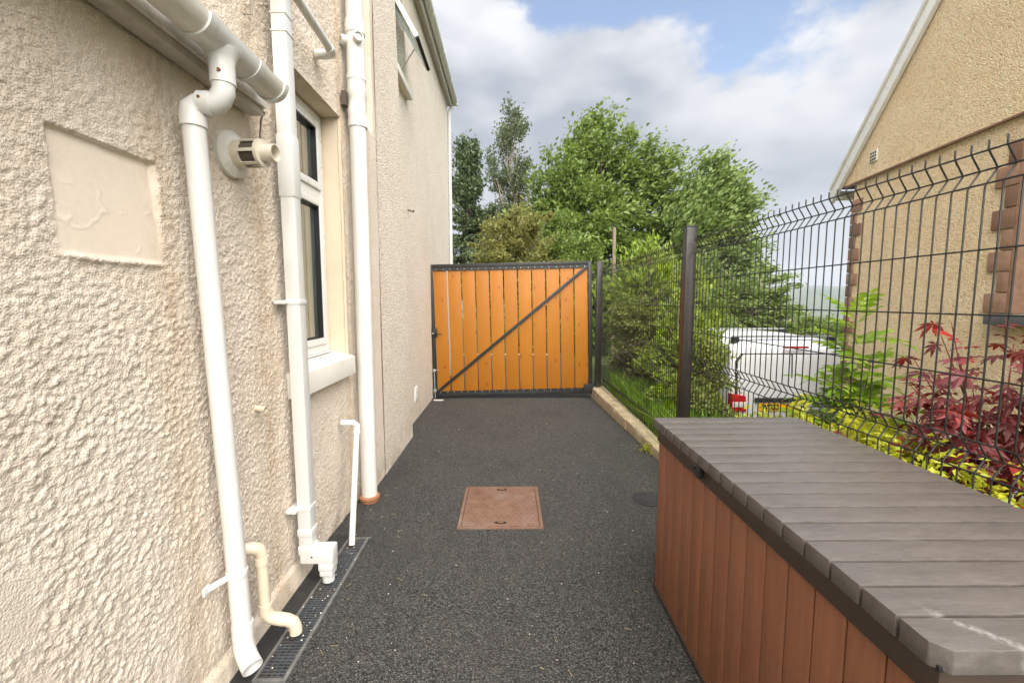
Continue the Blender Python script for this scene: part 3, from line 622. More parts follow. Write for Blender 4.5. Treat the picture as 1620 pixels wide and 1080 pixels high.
def clip_ring(parent, c, r, tail, mat='upvc'):
    b = B(); b.tube([c + Vector((0, 0, .012)), c - Vector((0, 0, .012))], r, 24); b.bar(c + (tail - c).normalized() * r * .9, tail, .008, .022); b.box(tail.x - .006, tail.x + .004, tail.y - .02, tail.y + .012, tail.z - .016, tail.z + .014)
    return obj('bracket', b, mat, parent, bevel=0.002)
bc = top.lerp(bot, (2.03 - .435) / (2.03 - .17)); clip_ring(dp, bc, .0375, Vector((-1.085, bc.y - .085, bc.z - .01)))

# ---------------- boiler flue
fl = thing('boiler_flue', 'cream boiler flue terminal sticking out of the wall beside the round downpipe', 'flue', (-1.1, 1.795, 2.035))
def rotx(pts): return pts
fc = Vector((-1.10, 1.797, 2.035)); ax = Vector((1, -0.10, 0)).normalized()
b = B(); b.tube([fc - ax * .01, fc + ax * .012, fc + ax * .022, fc + ax * .030], [.090, .088, .070, .056], 28); obj('wall_plate', b, 'upvc_dirty', fl, smooth=True)
b = B(); b.tube([fc + ax * .02, fc + ax * .062], .052, 28); b.tube([fc + ax * .125, fc + ax * .137], .052, 28); obj('collar', b, 'flue_cream', fl, smooth=True)
b = B(); b.tube([fc + ax * .06, fc + ax * .126], .043, 20); obj('inner_duct', b, 'grille_dark', fl, smooth=True)
sl = B()
u_, v_ = ax.cross(Vector((0, 0, 1))).normalized(), Vector((0, 0, 1))
for i in range(18):
    if i % 3 == 0 or 2 < i < 8:
        t = 2 * math.pi * i / 18; p = fc + (u_ * math.cos(t) + v_ * math.sin(t)) * .0495; sl.bar(p + ax * .058, p + ax * .13, .012 if not 2 < i < 8 else .018, .005, up=(p - fc).normalized())
obj('slat_ring', sl, 'flue_cream', fl)
b = B(); b.pipe_open([fc + ax * .13, fc + ax * .188], .033, .004, 24); obj('outlet_tube', b, 'flue_cream', fl, smooth=True)

# ---------------- square downpipe
sq = thing('square_downpipe', 'square white downpipe between the flue and the window, ending over the drain', 'downpipe', (-1.03, 2.13, 0.1))
def ypos(z): return 2.145 - 0.011 * z
def sqbox(b, za, zb, w, cx=-1.032):
    ya, yb = ypos(za), ypos(zb); h = w / 2
    b.add([(cx - h, ya - h, za), (cx + h, ya - h, za), (cx + h, ya + h, za), (cx - h, ya + h, za), (cx - h, yb - h, zb), (cx + h, yb - h, zb), (cx + h, yb + h, zb), (cx - h, yb + h, zb)], [(0, 3, 2, 1), (4, 5, 6, 7), (0, 1, 5, 4), (1, 2, 6, 5), (2, 3, 7, 6), (3, 0, 4, 7)])
    return b
obj('pipe', sqbox(B(), .16, 4.0, .066), 'upvc', sq, bevel=.007)
for za, zb in ((1.94, 2.22), (2.735, 2.745), (2.66, 2.67), (.27, .31), (.17, .22)): obj('socket', sqbox(B(), za, zb, .0735), 'upvc', sq, bevel=.006)
for z in (1.452, .42):
    b = sqbox(B(), z - .011, z + .011, .072); b.box(-1.10, -1.05, ypos(z) - .075, ypos(z) + .03, z - .009, z + .009); obj('bracket', b, 'upvc', sq, bevel=.002)
b = B(); b.box(-1.062, -.895, ypos(.2) - .036, ypos(.2) + .036, .125, .21); bend = obj('bend', b, 'upvc', sq, bevel=.010)
yb_ = ypos(.1); b = B(); b.box(-.972, -.898, yb_ - .037, yb_ + .037, .085, .128); b.box(-.968, -.902, yb_ - .034, yb_ + .034, .055, .09); obj('shoe', b, 'upvc', sq, bevel=.008)
b = B(); b.pipe_open([(-.935, yb_, .06), (-.935, yb_, .018)], .030, .003, 20); obj('outlet', b, 'upvc', sq, smooth=True)
b = B(); b.tube([(-1.0, ypos(.17) - .0355, .165), (-1.0, ypos(.17) - .040, .165)], .004, 8); obj('screw', b, 'rubber_and_gap_shade', sq)

# ---------------- soil pipe
sp_ = thing('soil_pipe', 'thick white soil pipe standing on a terracotta collar beyond the window', 'soil pipe', (-1.02, 3.085, 0))
sx, sy = -1.022, 3.085
b = B(); b.tube([(sx, sy, .03), (sx, sy, 2.66)], .055, 28); obj('pipe', b, 'upvc', sp_, smooth=True)
b = B(); b.tube([(sx, sy, 3.28), (sx, sy, 4.3)], .055, 28); obj('pipe', b, 'upvc', sp_, smooth=True)
b = B(); b.tube([(sx, sy, 2.92), (sx, sy, 2.955), (sx, sy, 2.96), (sx, sy, 3.21), (sx, sy, 3.215), (sx, sy, 3.27), (sx, sy, 3.28), (sx, sy, 3.30)], [.063, .063, .058, .058, .064, .064, .061, .061], 28); obj('branch_fitting', b, 'upvc', sp_, smooth=True)
b = B(); b.tube([(sx, sy, 2.62), (sx, sy, 2.665), (sx, sy, 2.67), (sx - .004, sy - .004, 2.72), (sx, sy, 2.76), (sx, sy, 2.80), (sx, sy, 2.805), (sx, sy, 2.86), (sx, sy, 2.862), (sx, sy, 2.93)], [.0625, .0625, .059, .060, .0605, .0605, .063, .063, .0595, .0595], 28); obj('bend', b, 'upvc', sp_, smooth=True)
for a, l in ((-58, .098), (-150, .09)):
    d = Vector((math.cos(R(a)), math.sin(R(a)), 0)); c = Vector((sx, sy, 3.165)); b = B(); b.pipe_open([c + d * .04, c + d * l], .030, .006, 20); b.tube([c + d * .05, c + d * (l - .012)], .022, 16); obj('boss', b, 'upvc', sp_, smooth=True)
b = B(); b.tube([(sx, sy, -.01), (sx, sy, .012), (sx, sy, .022), (sx, sy, .04), (sx, sy, .045)], [.064, .064, .073, .073, .058], 28); obj('collar', b, 'terracotta', sp_, smooth=True)
b = B(); b.box(-1.10, -1.07, sy - .08, sy - .02, 2.74, 2.83); obj('bracket', b, 'grille_dark', sp_)

# ---------------- small waste pipes
wp = thing('waste_pipe', 'thin white waste pipe running high along the wall above the window', 'pipe', (-1.0, 2.3, 2.86))
b = B(); b.tube([(-1.0, 1.9, 2.90), (-1.0, 2.60, 2.858)], .022, 16); obj('pipe', b, 'upvc', wp, smooth=True)
b = B(); b.tube([(-1.0, 2.575, 2.8595), (-1.0, 2.607, 2.858), (-1.008, 2.628, 2.857), (-1.028, 2.637, 2.856), (-1.10, 2.638, 2.855)], .026, 16); obj('elbow', b, 'upvc', wp, smooth=True)
b = B(); b.tube([(-1.0, 2.0, 2.895), (-1.0, 2.20, 2.883)], .028, 16); obj('socket', b, 'upvc_dirty', wp, smooth=True)
ov = thing('overflow_pipe', 'slim white overflow pipe leaning down to the end of the drain', 'pipe', (-.95, 2.5, 0))
tp = Vector((-.995, 2.80, .645)); bt = Vector((-.935, 2.475, .012))
b = B(); b.tube([(-1.09, 2.775, .668), (-1.045, 2.785, .668), (-1.018, 2.793, .664), tp, tp.lerp(bt, .06)], .0205, 16); obj('elbow', b, 'upvc', ov, smooth=True)
b = B(); b.tube([tp.lerp(bt, .045), tp.lerp(bt, .085)], .023, 16); b.pipe_open([tp.lerp(bt, .05), bt], .0180, .002, 16); obj('pipe', b, 'upvc', ov, smooth=True)
cw = thing('cream_waste_pipe', 'yellowed cream waste pipe bending out over the drain grating', 'pipe', (-1.02, 1.71, 0.05))
rc = .0225
b = B(); b.tube([(-1.10, 1.662, .462), (-1.06, 1.668, .468), (-1.037, 1.678, .468), (-1.022, 1.695, .455), (-1.017, 1.705, .432), (-1.017, 1.708, .40)], .0245, 20); obj('elbow', b, 'upvc_cream', cw, smooth=True)
b = B(); b.tube([(-1.017, 1.707, .42), (-1.017, 1.716, .17)], rc, 20); obj('pipe', b, 'upvc_cream', cw, smooth=True)
for pa_, pb_2 in (((-1.017, 1.707, .415), (-1.017, 1.708, .385)), ((-1.017, 1.716, .205), (-1.017, 1.717, .16))): b = B(); b.tube([pa_, pb_2], .027, 20); obj('socket', b, 'upvc_cream', cw, smooth=True)
b = B(); b.tube([(-1.017, 1.716, .185), (-1.012, 1.718, .155), (-.998, 1.724, .135), (-.955, 1.742, .110)], .0255, 20); obj('elbow', b, 'upvc_cream', cw, smooth=True)
b = B(); b.pipe_open([(-.985, 1.730, .128), (-.945, 1.747, .106), (-.925, 1.754, .090), (-.917, 1.757, .066), (-.916, 1.757, .040)], .0255, .003, 20); obj('outlet', b, 'upvc_cream', cw, smooth=True)
st = thing('pipe_stub', 'short cream pipe stub poking out between the downpipes', 'pipe', (-1.09, 1.87, .985))
b = B(); b.pipe_open([(-1.11, 1.88, .992), (-1.06, 1.872, .986)], .013, .002, 12); obj('stub', b, 'upvc_cream', st, smooth=True)
cb = B(); cb.tube([(-1.03, 1.93, 2.25), (-1.06, 1.955, 2.23), (-1.085, 1.985, 2.17), (-1.08, 2.04, 2.11), (-1.07, 2.09, 2.085)], .004, 6); cb.tube([(-1.08, 1.90, 2.62), (-1.085, 1.97, 2.66), (-1.085, 2.0, 2.78), (-1.08, 2.02, 3.0)], .004, 6)
tag(obj('cable', cb, 'cable', smooth=True, loc=(-1.06, 1.96, 2.2)), 'thin loose grey cable hanging behind the gutter end', 'cable')
vp = B(); vp.box(-1.142, -1.128, 5.19, 5.36, .235, .405)
for k in range(3): vp.box(-1.128, -1.124, 5.21, 5.34, .27 + .04 * k, .285 + .04 * k)
tag(obj('air_vent', vp, 'white_frame', bevel=.002, loc=(-1.135, 5.27, .23)), 'small white vent plate low on the pebbledash near the gate', 'vent')
nb = B(); nb.bar((-1.15, 5.04, 2.475), (-1.07, 5.06, 2.455), .02, .012); nb.bar((-1.08, 5.05, 2.45), (-1.075, 5.055, 2.475), .015, .012)
tag(obj('wall_bracket', nb, 'grille_dark', loc=(-1.13, 5.04, 2.46)), 'small rusty stub bracket on the far pebbledash', 'bracket')
cd_ = thing('corner_downpipe', 'thin white downpipe at the far corner of the cream house', 'downpipe', (-1.10, 8.50, 0))
b = B(); b.tube([(-1.11, 8.50, -.4), (-1.11, 8.50, 4.95), (-1.06, 8.50, 5.04)], .034, 14); obj('pipe', b, 'upvc', cd_, smooth=True)
for z in (1.2, 3.0, 4.6): b = B(); b.tube([(-1.11, 8.50, z), (-1.11, 8.50, z + .03)], .039, 14); obj('bracket', b, 'upvc', cd_, smooth=True)

# ================================================================== channel drain
dr = thing('channel_drain', 'dark slotted channel drain with metal grating along the house wall', 'drain', (-.925, 2.06, 0))
x0, x1, y0, y1 = DR
b = B(); b.add([(x0, y0, 0), (x1, y0, 0), (x1, y1, 0), (x0, y1, 0), (x0 + .005, y0, -.11), (x1 - .005, y0, -.11), (x1 - .005, y1, -.11), (x0 + .005, y1, -.11)], [(0, 4, 5, 1), (1, 5, 6, 2), (2, 6, 7, 3), (3, 7, 4, 0), (4, 7, 6, 5)]); obj('channel', b, 'void', dr)
b = B(); b.box(x0 - .004, x0 + .008, y0 - .01, y1 + .01, -.01, .010); b.box(x1 - .008, x1 + .006, y0 - .01, y1 + .01, -.01, .010); b.box(x0 + .008, x1 - .008, y0 - .01, y0 + .004, -.01, .009); b.box(x0 + .008, x1 - .008, y1 - .004, y1 + .01, -.01, .009); obj('edge_rail', b, 'rail_zinc', dr, bevel=.0015)
for k in range(2):
    ga, gb = y0 + .008 + k * .492, y0 + .496 + k * .492; b = B()
    for i in range(5): xx = x0 + .012 + (x1 - x0 - .024) * i / 4; b.box(xx - .002, xx + .002, ga, gb, -.012, .0075)
    nb_ = 30
    for i in range(nb_ + 1): yy = ga + .003 + (gb - ga - .006) * i / nb_; b.box(x0 + .010, x1 - .010, yy - .003, yy + .003, -.010, .006)
    tag(obj('grating', b, 'grate_iron', dr), kind='stuff')

# ================================================================== inspection cover
ic = thing('inspection_cover', 'rusty brown inspection cover set in the tarmac', 'cover', (-.055, 2.98, 0))
cx0, cx1, cy0, cy1 = -.335, .222, 2.672, 3.298
b = B(); b.box(cx0, cx1, cy0, cy0 + .022, -.02, .009); b.box(cx0, cx1, cy1 - .022, cy1, -.02, .009); b.box(cx0, cx0 + .022, cy0 + .022, cy1 - .022, -.02, .009); b.box(cx1 - .022, cx1, cy0 + .022, cy1 - .022, -.02, .009); obj('frame', b, 'rusty_steel', ic, bevel=.002)
b = B(); b.box(cx0 + .026, cx1 - .026, cy0 + .026, cy1 - .026, -.02, .011); obj('plate', b, 'rusty_steel', ic, bevel=.003)
b = B(); nx, ny = 13, 16
for i in range(nx):
    for j in range(ny):
        px = cx0 + .052 + (cx1 - cx0 - .104) * i / (nx - 1) + (.01 if j % 2 else -.01); py = cy0 + .05 + (cy1 - cy0 - .10) * j / (ny - 1)
        if abs(px + .055) < .075 and abs(py - 2.985) < .14: continue
        if abs(px + .055) < .06 and (abs(py - 2.735) < .035 or abs(py - 3.235) < .035): continue
        b.box(px - .009, px + .009, py - .004, py + .004, .010, .0145)
tag(obj('tread_studs', b, 'rusty_steel', ic, bevel=0), kind='stuff')
for yy in (2.735, 3.235):
    b = B(); b.prism([(-.055 + .042 * math.cos(t) , yy + .017 * math.sin(t)) for t in [2 * math.pi * i / 14 for i in range(14)]], 2, .0105, .0125); kh = obj('key_hole', b, 'void', ic)
    b = B(); b.box(-.075, -.035, yy - .006, yy + .006, .0115, .017); obj('lifting_bar', b, 'rust_screw', kh, bevel=.002)

rcx, rcy = 1.03, 3.09
rcv = thing('round_cover', 'small dark round drain cover in the tarmac beside the far end of the box', 'cover', (1.03, 3.09, 0))
b = B(); b.tube([(rcx, rcy, -.01), (rcx, rcy, .004), (rcx, rcy, .006)], [.115, .115, .108], 32); rco = obj('rim', b, 'bitumen', rcv, smooth=True)
b = B(); b.tube([(rcx, rcy, .0), (rcx, rcy, .0085)], [.092, .090], 32); obj('lid', b, 'bitumen', rcv, smooth=True)

# ================================================================== gate
gate = thing('gate', 'orange-stained boarded gate in a black steel frame closing the path', 'gate', (-1.122, 6.45, .022)); gate.rotation_euler = (0, R(-1.35), 0)
GW, GH = 2.375, 1.955
def gobj(n, b, m, par=gate, **k): return obj(n, b, m, par, world=False, **k)
b = B(); b.box(0, .05, -.025, .025, 0, GH); b.box(GW - .05, GW, -.025, .025, 0, GH); b.box(.05, GW - .05, -.025, .025, GH - .05, GH); b.box(.05, GW - .05, -.025, .025, 0, .05); gobj('frame', b, 'gate_steel', bevel=.003)
b = B(); b.box(.05, GW - .05, -.024, -.018, GH - .095, GH - .052); gobj('fixing_strip', b, 'gate_steel')
b = B(); b.box(.05, GW - .05, -.024, -.018, .052, .085); gobj('fixing_strip', b, 'gate_steel')
bd = B(); bd.box(-.0945, .0945, -.011, .011, 0, GH - .106); bme = mesh('board', bd, 'stained_wood', bevel=.003)
pitch = (GW - .10 - .012) / 11
bolt = B(); bolt.tube([(0, 0, 0), (0, -.006, 0)], .0065, 8); bome = mesh('bolt', bolt, 'zinc', True)
for i in range(11):
    x = .056 + pitch * (i + .5); inst('board', bme, gate, (x + random.uniform(-.002, .002) + (-.003 if i == 0 else .0), random.uniform(-.001, .001), .053))
    for dx in (-.055, .055):
        inst('bolt', bome, gate, (x + dx, -.024, GH - .074)); inst('bolt', bome, gate, (x + dx, -.024, .068))
b = B(); b.bar((.055, -.034, .075), (GW - .075, -.034, GH - .085), .012, .042, up=(-.6, 0, 1)); gobj('brace', b, 'gate_steel', bevel=.002)
b = B(); b.box(-.012, .088, -.045, .02, .90, 1.03); lk = gobj('lock_case', b, 'gate_steel', bevel=.004)
b = B(); b.tube([(.062, -.045, .945), (.062, -.085, .945), (.072, -.090, .945), (.165, -.090, .942)], .008, 10); gobj('handle', b, 'post_steel', lk, smooth=True)
b = B(); b.tube([(.030, -.045, .955), (.030, -.052, .955)], .013, 14); gobj('key_cylinder', b, 'zinc', lk, smooth=True)
db = B(); db.tube([(.024, -.042, .43), (.024, -.042, -.012)], .008, 10); db.tube([(.024, -.042, .41), (.10, -.060, .41)], .006, 8); dbo = gobj('drop_bolt', db, 'zinc', smooth=True)
for z in (.40, .10): b = B(); b.box(.002, .046, -.052, -.026, z - .02, z + .02); gobj('bolt_guide', b, 'zinc', dbo, bevel=.003)
b = B(); b.box(GW - .13, GW + .02, -.05, .05, .0, .14); gobj('hinge', b, 'gate_steel', bevel=.004)
b = B(); b.box(GW, GW + .02, -.03, .03, 1.72, 1.80); gobj('hinge', b, 'gate_steel', bevel=.004)
gp = B(); gp.box(1.288, 1.372, 6.41, 6.494, .12, 2.03); tag(obj('gate_post', gp, 'post_steel', bevel=.004, loc=(1.33, 6.45, .15)), 'black square steel gate post standing at the end of the low wall', 'post')
kp = B(); kp.box(-1.10, -.96, 6.27, 6.31, 0, .012); tag(obj('bolt_keeper', kp, 'upvc_dirty', bevel=.003, loc=(-1.03, 6.29, 0)), 'small pale strip on the tarmac at the foot of the gate', 'strip')

# ================================================================== low wall, mesh fence
kw = thing('low_wall', 'low weathered sandstone kerb wall under the mesh fence', 'low wall', (1.36, 4.5, 0))
def kin(y): return 1.245 + (6.5 - y) * .0465
def kout(y): return max(1.43 + (6.5 - y) * .021, kin(y) + .10)
ks = [6.52, 5.98, 5.38, 4.83, 4.25, 3.70, 3.15, 2.60]
for a, c in zip(ks[:-1], ks[1:]):
    ya, yb = a - .0025, c + .0025; za, zb = .10 + .07 * (ya - 4) / 2.5 + random.uniform(-.004, .004), .10 + .07 * (yb - 4) / 2.5 + random.uniform(-.004, .004); j = random.uniform(-.006, .006)
    n = 8; b = B(); rows = []
    for i in range(n + 1):
        y = ya + (yb - ya) * i / n; z = za + (zb - za) * i / n; e = lambda: random.uniform(-.004, .004)
        rows.append([(kin(y) + .008 + j + e(), y, -.04), (kin(y) + j + e(), y, z * .5), (kin(y) + .003 + j + e(), y, z - .012 + e()), (kin(y) + .018 + j + e(), y, z + e() * .5), ((kin(y) + kout(y)) / 2, y, z + e()), (kout(y) + e(), y, z + e() * .5), (kout(y), y, -.04)])
    m = 7; b.v = [p for r in rows for p in r]
    b.f = [(i * m + k, i * m + k + 1, (i + 1) * m + k + 1, (i + 1) * m + k) for i in range(n) for k in range(m - 1)] + [tuple(range(m - 1, -1, -1)), tuple(n * m + k for k in range(m))]
    obj('kerb_block', b, 'kerb_stone', kw, bevel=0, smooth=True)
def fx(y): return 1.362 + (6.4 - y) * .0205
FE = thing('mesh_fence', 'black welded mesh fence with folded wires along the right of the path', 'fence', (1.42, 3.46, .12))
VZ = [(1.915, 1.865, 1.815), (1.020, .970, .920), (.330, .280, .230)]; VX = .034
prof = [(0, .165)] + [q for (a, m_, c) in VZ[::-1] for q in ((0, c - .006), (.006, c + .006), (VX - .005, m_ - .008), (VX, m_), (VX - .005, m_ + .008), (.006, a - .006), (0, a + .006))] + [(0, 1.947)]
wb = B(); wb.tube([(x, 0, z) for x, z in prof], .0028, 6); wme = mesh('wire', wb, 'wire_coat', True)
fence_rows = [(z, 0) for z in (1.915, 1.815, 1.615, 1.415, 1.218, 1.020, .920, .720, .520, .330, .230)] + [(z[1], VX) for z in VZ]
for (pa, pb) in ((3.545, 6.395), (.40, 3.385)):
    n = int((pb - pa) / .05)
    for i in range(n + 1):
        y = pa + .02 + i * .05
        if y < pb: inst('wire', wme, FE, Vector((fx(y), y, 0)) - FE.location, (0, 0, random.uniform(-.02, .02)))
    for z, dx in fence_rows:
        b = B(); b.tube([(fx(pa) + dx - .006, pa, z), (fx(pb) + dx - .006, pb, z)], .0030, 6); obj('cross_wire', b, 'wire_coat', FE, smooth=True)
b = B(); b.box(1.378, 1.458, 3.425, 3.505, -.05, 2.025); po = obj('post', b, 'post_steel', FE, bevel=.004)
b = B(); b.box(1.376, 1.460, 3.423, 3.507, 2.026, 2.036); obj('post_cap', b, 'post_steel', po, bevel=.003)

# ================================================================== storage box
bx = thing('storage_box', 'brown plank-effect garden storage box with a dark slatted lid', 'storage box', (1.08, 1.39, 0))
BX0, BX1, BY0, BY1 = .742, 1.405, .69, 2.095
LX0, LX1, LY0, LY1 = .716, 1.432, .662, 2.122
b = B(); b.box(BX0 + .012, BX1 - .012, BY0 + .012, BY1 - .012, .02, .80); obj('carcass', b, 'resin_skirt', bx)
b = B(); b.box(BX0 - .006, BX1 + .006, BY0 - .006, BY1 + .006, 0, .028); obj('base_rail', b, 'resin_skirt', bx, bevel=.004)
np_ = 14; pw = (BY1 - BY0) / np_; pb_ = B(); pb_.box(0, .014, -pw / 2 + .0020, pw / 2 - .0020, 0, .742); pme = mesh('plank', pb_, 'resin_brown', bevel=.0022)
for i in range(np_): inst('plank', pme, bx, Vector((BX0, BY0 + pw * (i + .5), .028)) - bx.location)
pw2 = (BX1 - BX0 - .028) / 6; pb2 = B(); pb2.box(-pw2 / 2 + .0014, pw2 / 2 - .0014, 0, .014, 0, .742); pme2 = mesh('plank', pb2, 'resin_brown', bevel=.0022)
for i in range(6):
    inst('plank', pme2, bx, Vector((BX0 + .014 + pw2 * (i + .5), BY0, .028)) - bx.location); inst('plank', pme2, bx, Vector((BX0 + .014 + pw2 * (i + .5), BY1 - .014, .028)) - bx.location)
b = B(); b.box(BX0 - .007, BX1 + .007, BY0 - .007, BY1 + .007, .770, .836); rm = obj('rim', b, 'resin_skirt', bx, bevel=.004)
b = B(); b.box(LX0 + .008, LX1 - .008, LY0 + .012, LY1 - .012, .836, .848); lid = obj('lid', b, 'rubber_and_gap_shade', bx, bevel=.003)  # lid base coloured black to paint the shade in the slat gaps
edges = [LY1, 2.022] + [2.022 - .0850 * k for k in range(1, 16)] + [LY0]
for a, c in zip(edges[:-1], edges[1:]):
    ya, yb = c + .0040, a - .0040; first, last = a == LY1, c == LY0; ch = .022; b = B()
    poly = [(LX0, ya), (LX1, ya), (LX1, yb), (LX0, yb)]
    if last: poly = [(LX0 + ch, ya), (LX1 - ch, ya), (LX1, ya + ch), (LX1, yb), (LX0, yb), (LX0, ya + ch)]
    if first: poly = [(LX0, ya), (LX1, ya), (LX1, yb - ch * .5), (LX1 - ch * .5, yb), (LX0 + ch * .5, yb), (LX0, yb - ch * .5)]
    b.prism(poly, 2, .838, .882 + random.uniform(-.0006, .0006)); obj('slat', b, 'resin_lid', lid, bevel=.0025)
b = B(); b.box(BX0 - .014, BX0 - .007, 1.600, 1.632, .795, .842); lt = obj('latch', b, 'gate_steel', bx, bevel=.003)
b = B(); b.tube([(BX0 - .012, 1.630, .824), (BX0 - .030, 1.630, .824)], .013, 16); b.box(BX0 - .028, BX0 - .010, 1.585, 1.612, .790, .838); obj('lock_barrel', b, 'rubber_and_gap_shade', lt, bevel=.002)

# ================================================================== neighbouring bungalow
an = R(8.4); NC = Vector((4.033, 5.2, 0)); nu = Vector((-math.sin(an), -math.cos(an), 0)); nn_ = Vector((-math.cos(an), math.sin(an), 0))
nh = thing('bungalow', 'tan roughcast bungalow gable with brown stone quoins beyond the fence', 'house', tuple(NC))
def q(s, n, z): p = NC + nu * s + nn_ * n; return (p.x, p.y, z)
def qbox(b, s0, s1, n0, n1, z0, z1):
    return b.add([q(s0, n0, z0), q(s1, n0, z0), q(s1, n1, z0), q(s0, n1, z0), q(s0, n0, z1), q(s1, n0, z1), q(s1, n1, z1), q(s0, n1, z1)], [(0, 3, 2, 1), (4, 5, 6, 7), (0, 1, 5, 4), (1, 2, 6, 5), (2, 3, 7, 6), (3, 0, 4, 7)])
HD = 5.6; NW = (1.955, 3.1, 1.36, 2.60)
b = B()
sg = [0, NW[0], NW[1], HD]; zg = [-1.2, NW[2], NW[3], 2.815]
for i in range(3):
    for j in range(3):
        if i == 1 and j == 1: continue
        b.add([q(sg[i], 0, zg[j]), q(sg[i + 1], 0, zg[j]), q(sg[i + 1], 0, zg[j + 1]), q(sg[i], 0, zg[j + 1])], [(0, 1, 2, 3)])
b.add([q(0, 0, -1.2), q(0, -8, -1.2), q(0, -8, 2.815), q(0, 0, 2.815)], [(0, 1, 2, 3)]); b.add([q(HD, 0, -1.2), q(HD, -8, -1.2), q(HD, -8, 2.815), q(HD, 0, 2.815)], [(0, 1, 2, 3)])
obj('wall', b, 'neighbour_roughcast', nh)
ap = 2.815 + (HD / 2 + .2)
b = B(); b.add([q(-.2, .022, 2.815), q(HD + .2, .022, 2.815), q(HD / 2, .022, ap), q(-.2, -.05, 2.815), q(HD + .2, -.05, 2.815), q(HD / 2, -.05, ap)], [(0, 1, 2), (5, 4, 3), (0, 3, 4, 1), (1, 4, 5, 2), (2, 5, 3, 0)]); obj('gable_panel', b, 'neighbour_roughcast', nh)
b = B(); qbox(b, -.16, HD + .1, .018, .034, 2.800, 2.816); obj('drip_band', b, 'quoin_stone', nh)
def slope(b, off0, off1, n0, n1):                   # board along the verge: off = height above the gable line
    s0, z0, s1, z1 = -.34, 2.675, HD / 2, 2.675 + HD / 2 + .34
    b.add([q(s0, n0, z0 + off0), q(s0, n1, z0 + off0), q(s0, n1, z0 + off1), q(s0, n0, z0 + off1), q(s1, n0, z1 + off0), q(s1, n1, z1 + off0), q(s1, n1, z1 + off1), q(s1, n0, z1 + off1)], [(0, 3, 2, 1), (4, 5, 6, 7), (0, 1, 5, 4), (1, 2, 6, 5), (2, 3, 7, 6), (3, 0, 4, 7)])
    return b
obj('barge_board', slope(B(), -.02, .135, .03, .075), 'white_frame', nh, bevel=.004)
obj('verge_trim', slope(B(), .137, .185, .02, .095), 'upvc_dirty', nh, bevel=.004)
obj('roof', slope(slope(B(), .150, .20, -8.2, .018), .150, .2, -8.2, -8.1), 'slate', nh)
b = B(); b.add([q(HD / 2, .02, 2.675 + HD / 2 + .5), q(HD + .4, .02, 2.8), q(HD + .4, -8.2, 2.8), q(HD / 2, -8.2, 2.675 + HD / 2 + .5)], [(0, 1, 2, 3)]); obj('roof', b, 'slate', nh)
b = B(); qbox(b, -.40, -.30, -8.0, .07, 2.70, 2.80); obj('gutter', b, 'upvc_dirty', nh, bevel=.015)
qh = .1405; nq = 0
for k in range(24):
    z = -.75 + k * qh; wd_ = .175 if k % 2 else .085
    if z + qh > 2.70: break
    b = B(); qbox(b, -.018, wd_, -.15, .016, z + .004, z + qh - .004); obj('quoin', b, 'quoin_stone', nh, bevel=.004)
qh2 = .158
for k in range(8):
    z = NW[2] + k * qh2; wd_ = .175 if k % 2 == 0 else .085
    b = B(); qbox(b, NW[0] - wd_, NW[0] + .01, -.10, .018, z + .005, z + qh2 - .005); obj('quoin', b, 'quoin_stone', nh, bevel=.004)
b = B(); qbox(b, NW[0] + .01, NW[0] + .06, -.14, .018, NW[2], NW[3]); obj('window_jamb', b, 'quoin_stone', nh, bevel=.006)
b = B(); qbox(b, NW[0] - .10, NW[1] + .1, -.1, .07, NW[2] - .085, NW[2] - .004); obj('window_sill', b, 'slate', nh, bevel=.008)
b = B(); w = .06
for s0, s1, z0, z1 in ((NW[0] + .06, NW[0] + .12, NW[2], NW[3]), (NW[1] - .06, NW[1], NW[2], NW[3]), (NW[0] + .12, NW[1] - .06, NW[2], NW[2] + .06), (NW[0] + .12, NW[1] - .06, NW[3] - .06, NW[3])): qbox(b, s0, s1, -.12, -.06, z0, z1)
wf = obj('window', b, 'white_frame', nh, bevel=.004); b = B(); qbox(b, NW[0] + .12, NW[1] - .06, -.10, -.09, NW[2] + .06, NW[3] - .06); obj('pane', b, 'dark_glass', wf)
b = B(); qbox(b, .29, .40, .022, .036, 2.955, 3.075); av = obj('air_brick', b, 'wall_pale', nh, bevel=.003)
for i in range(3):
    for j in range(3): b = B(); qbox(b, .302 + .034 * i, .322 + .034 * i, .036, .0385, 2.968 + .034 * j, 2.988 + .034 * j); obj('vent_hole', b, 'void', av)

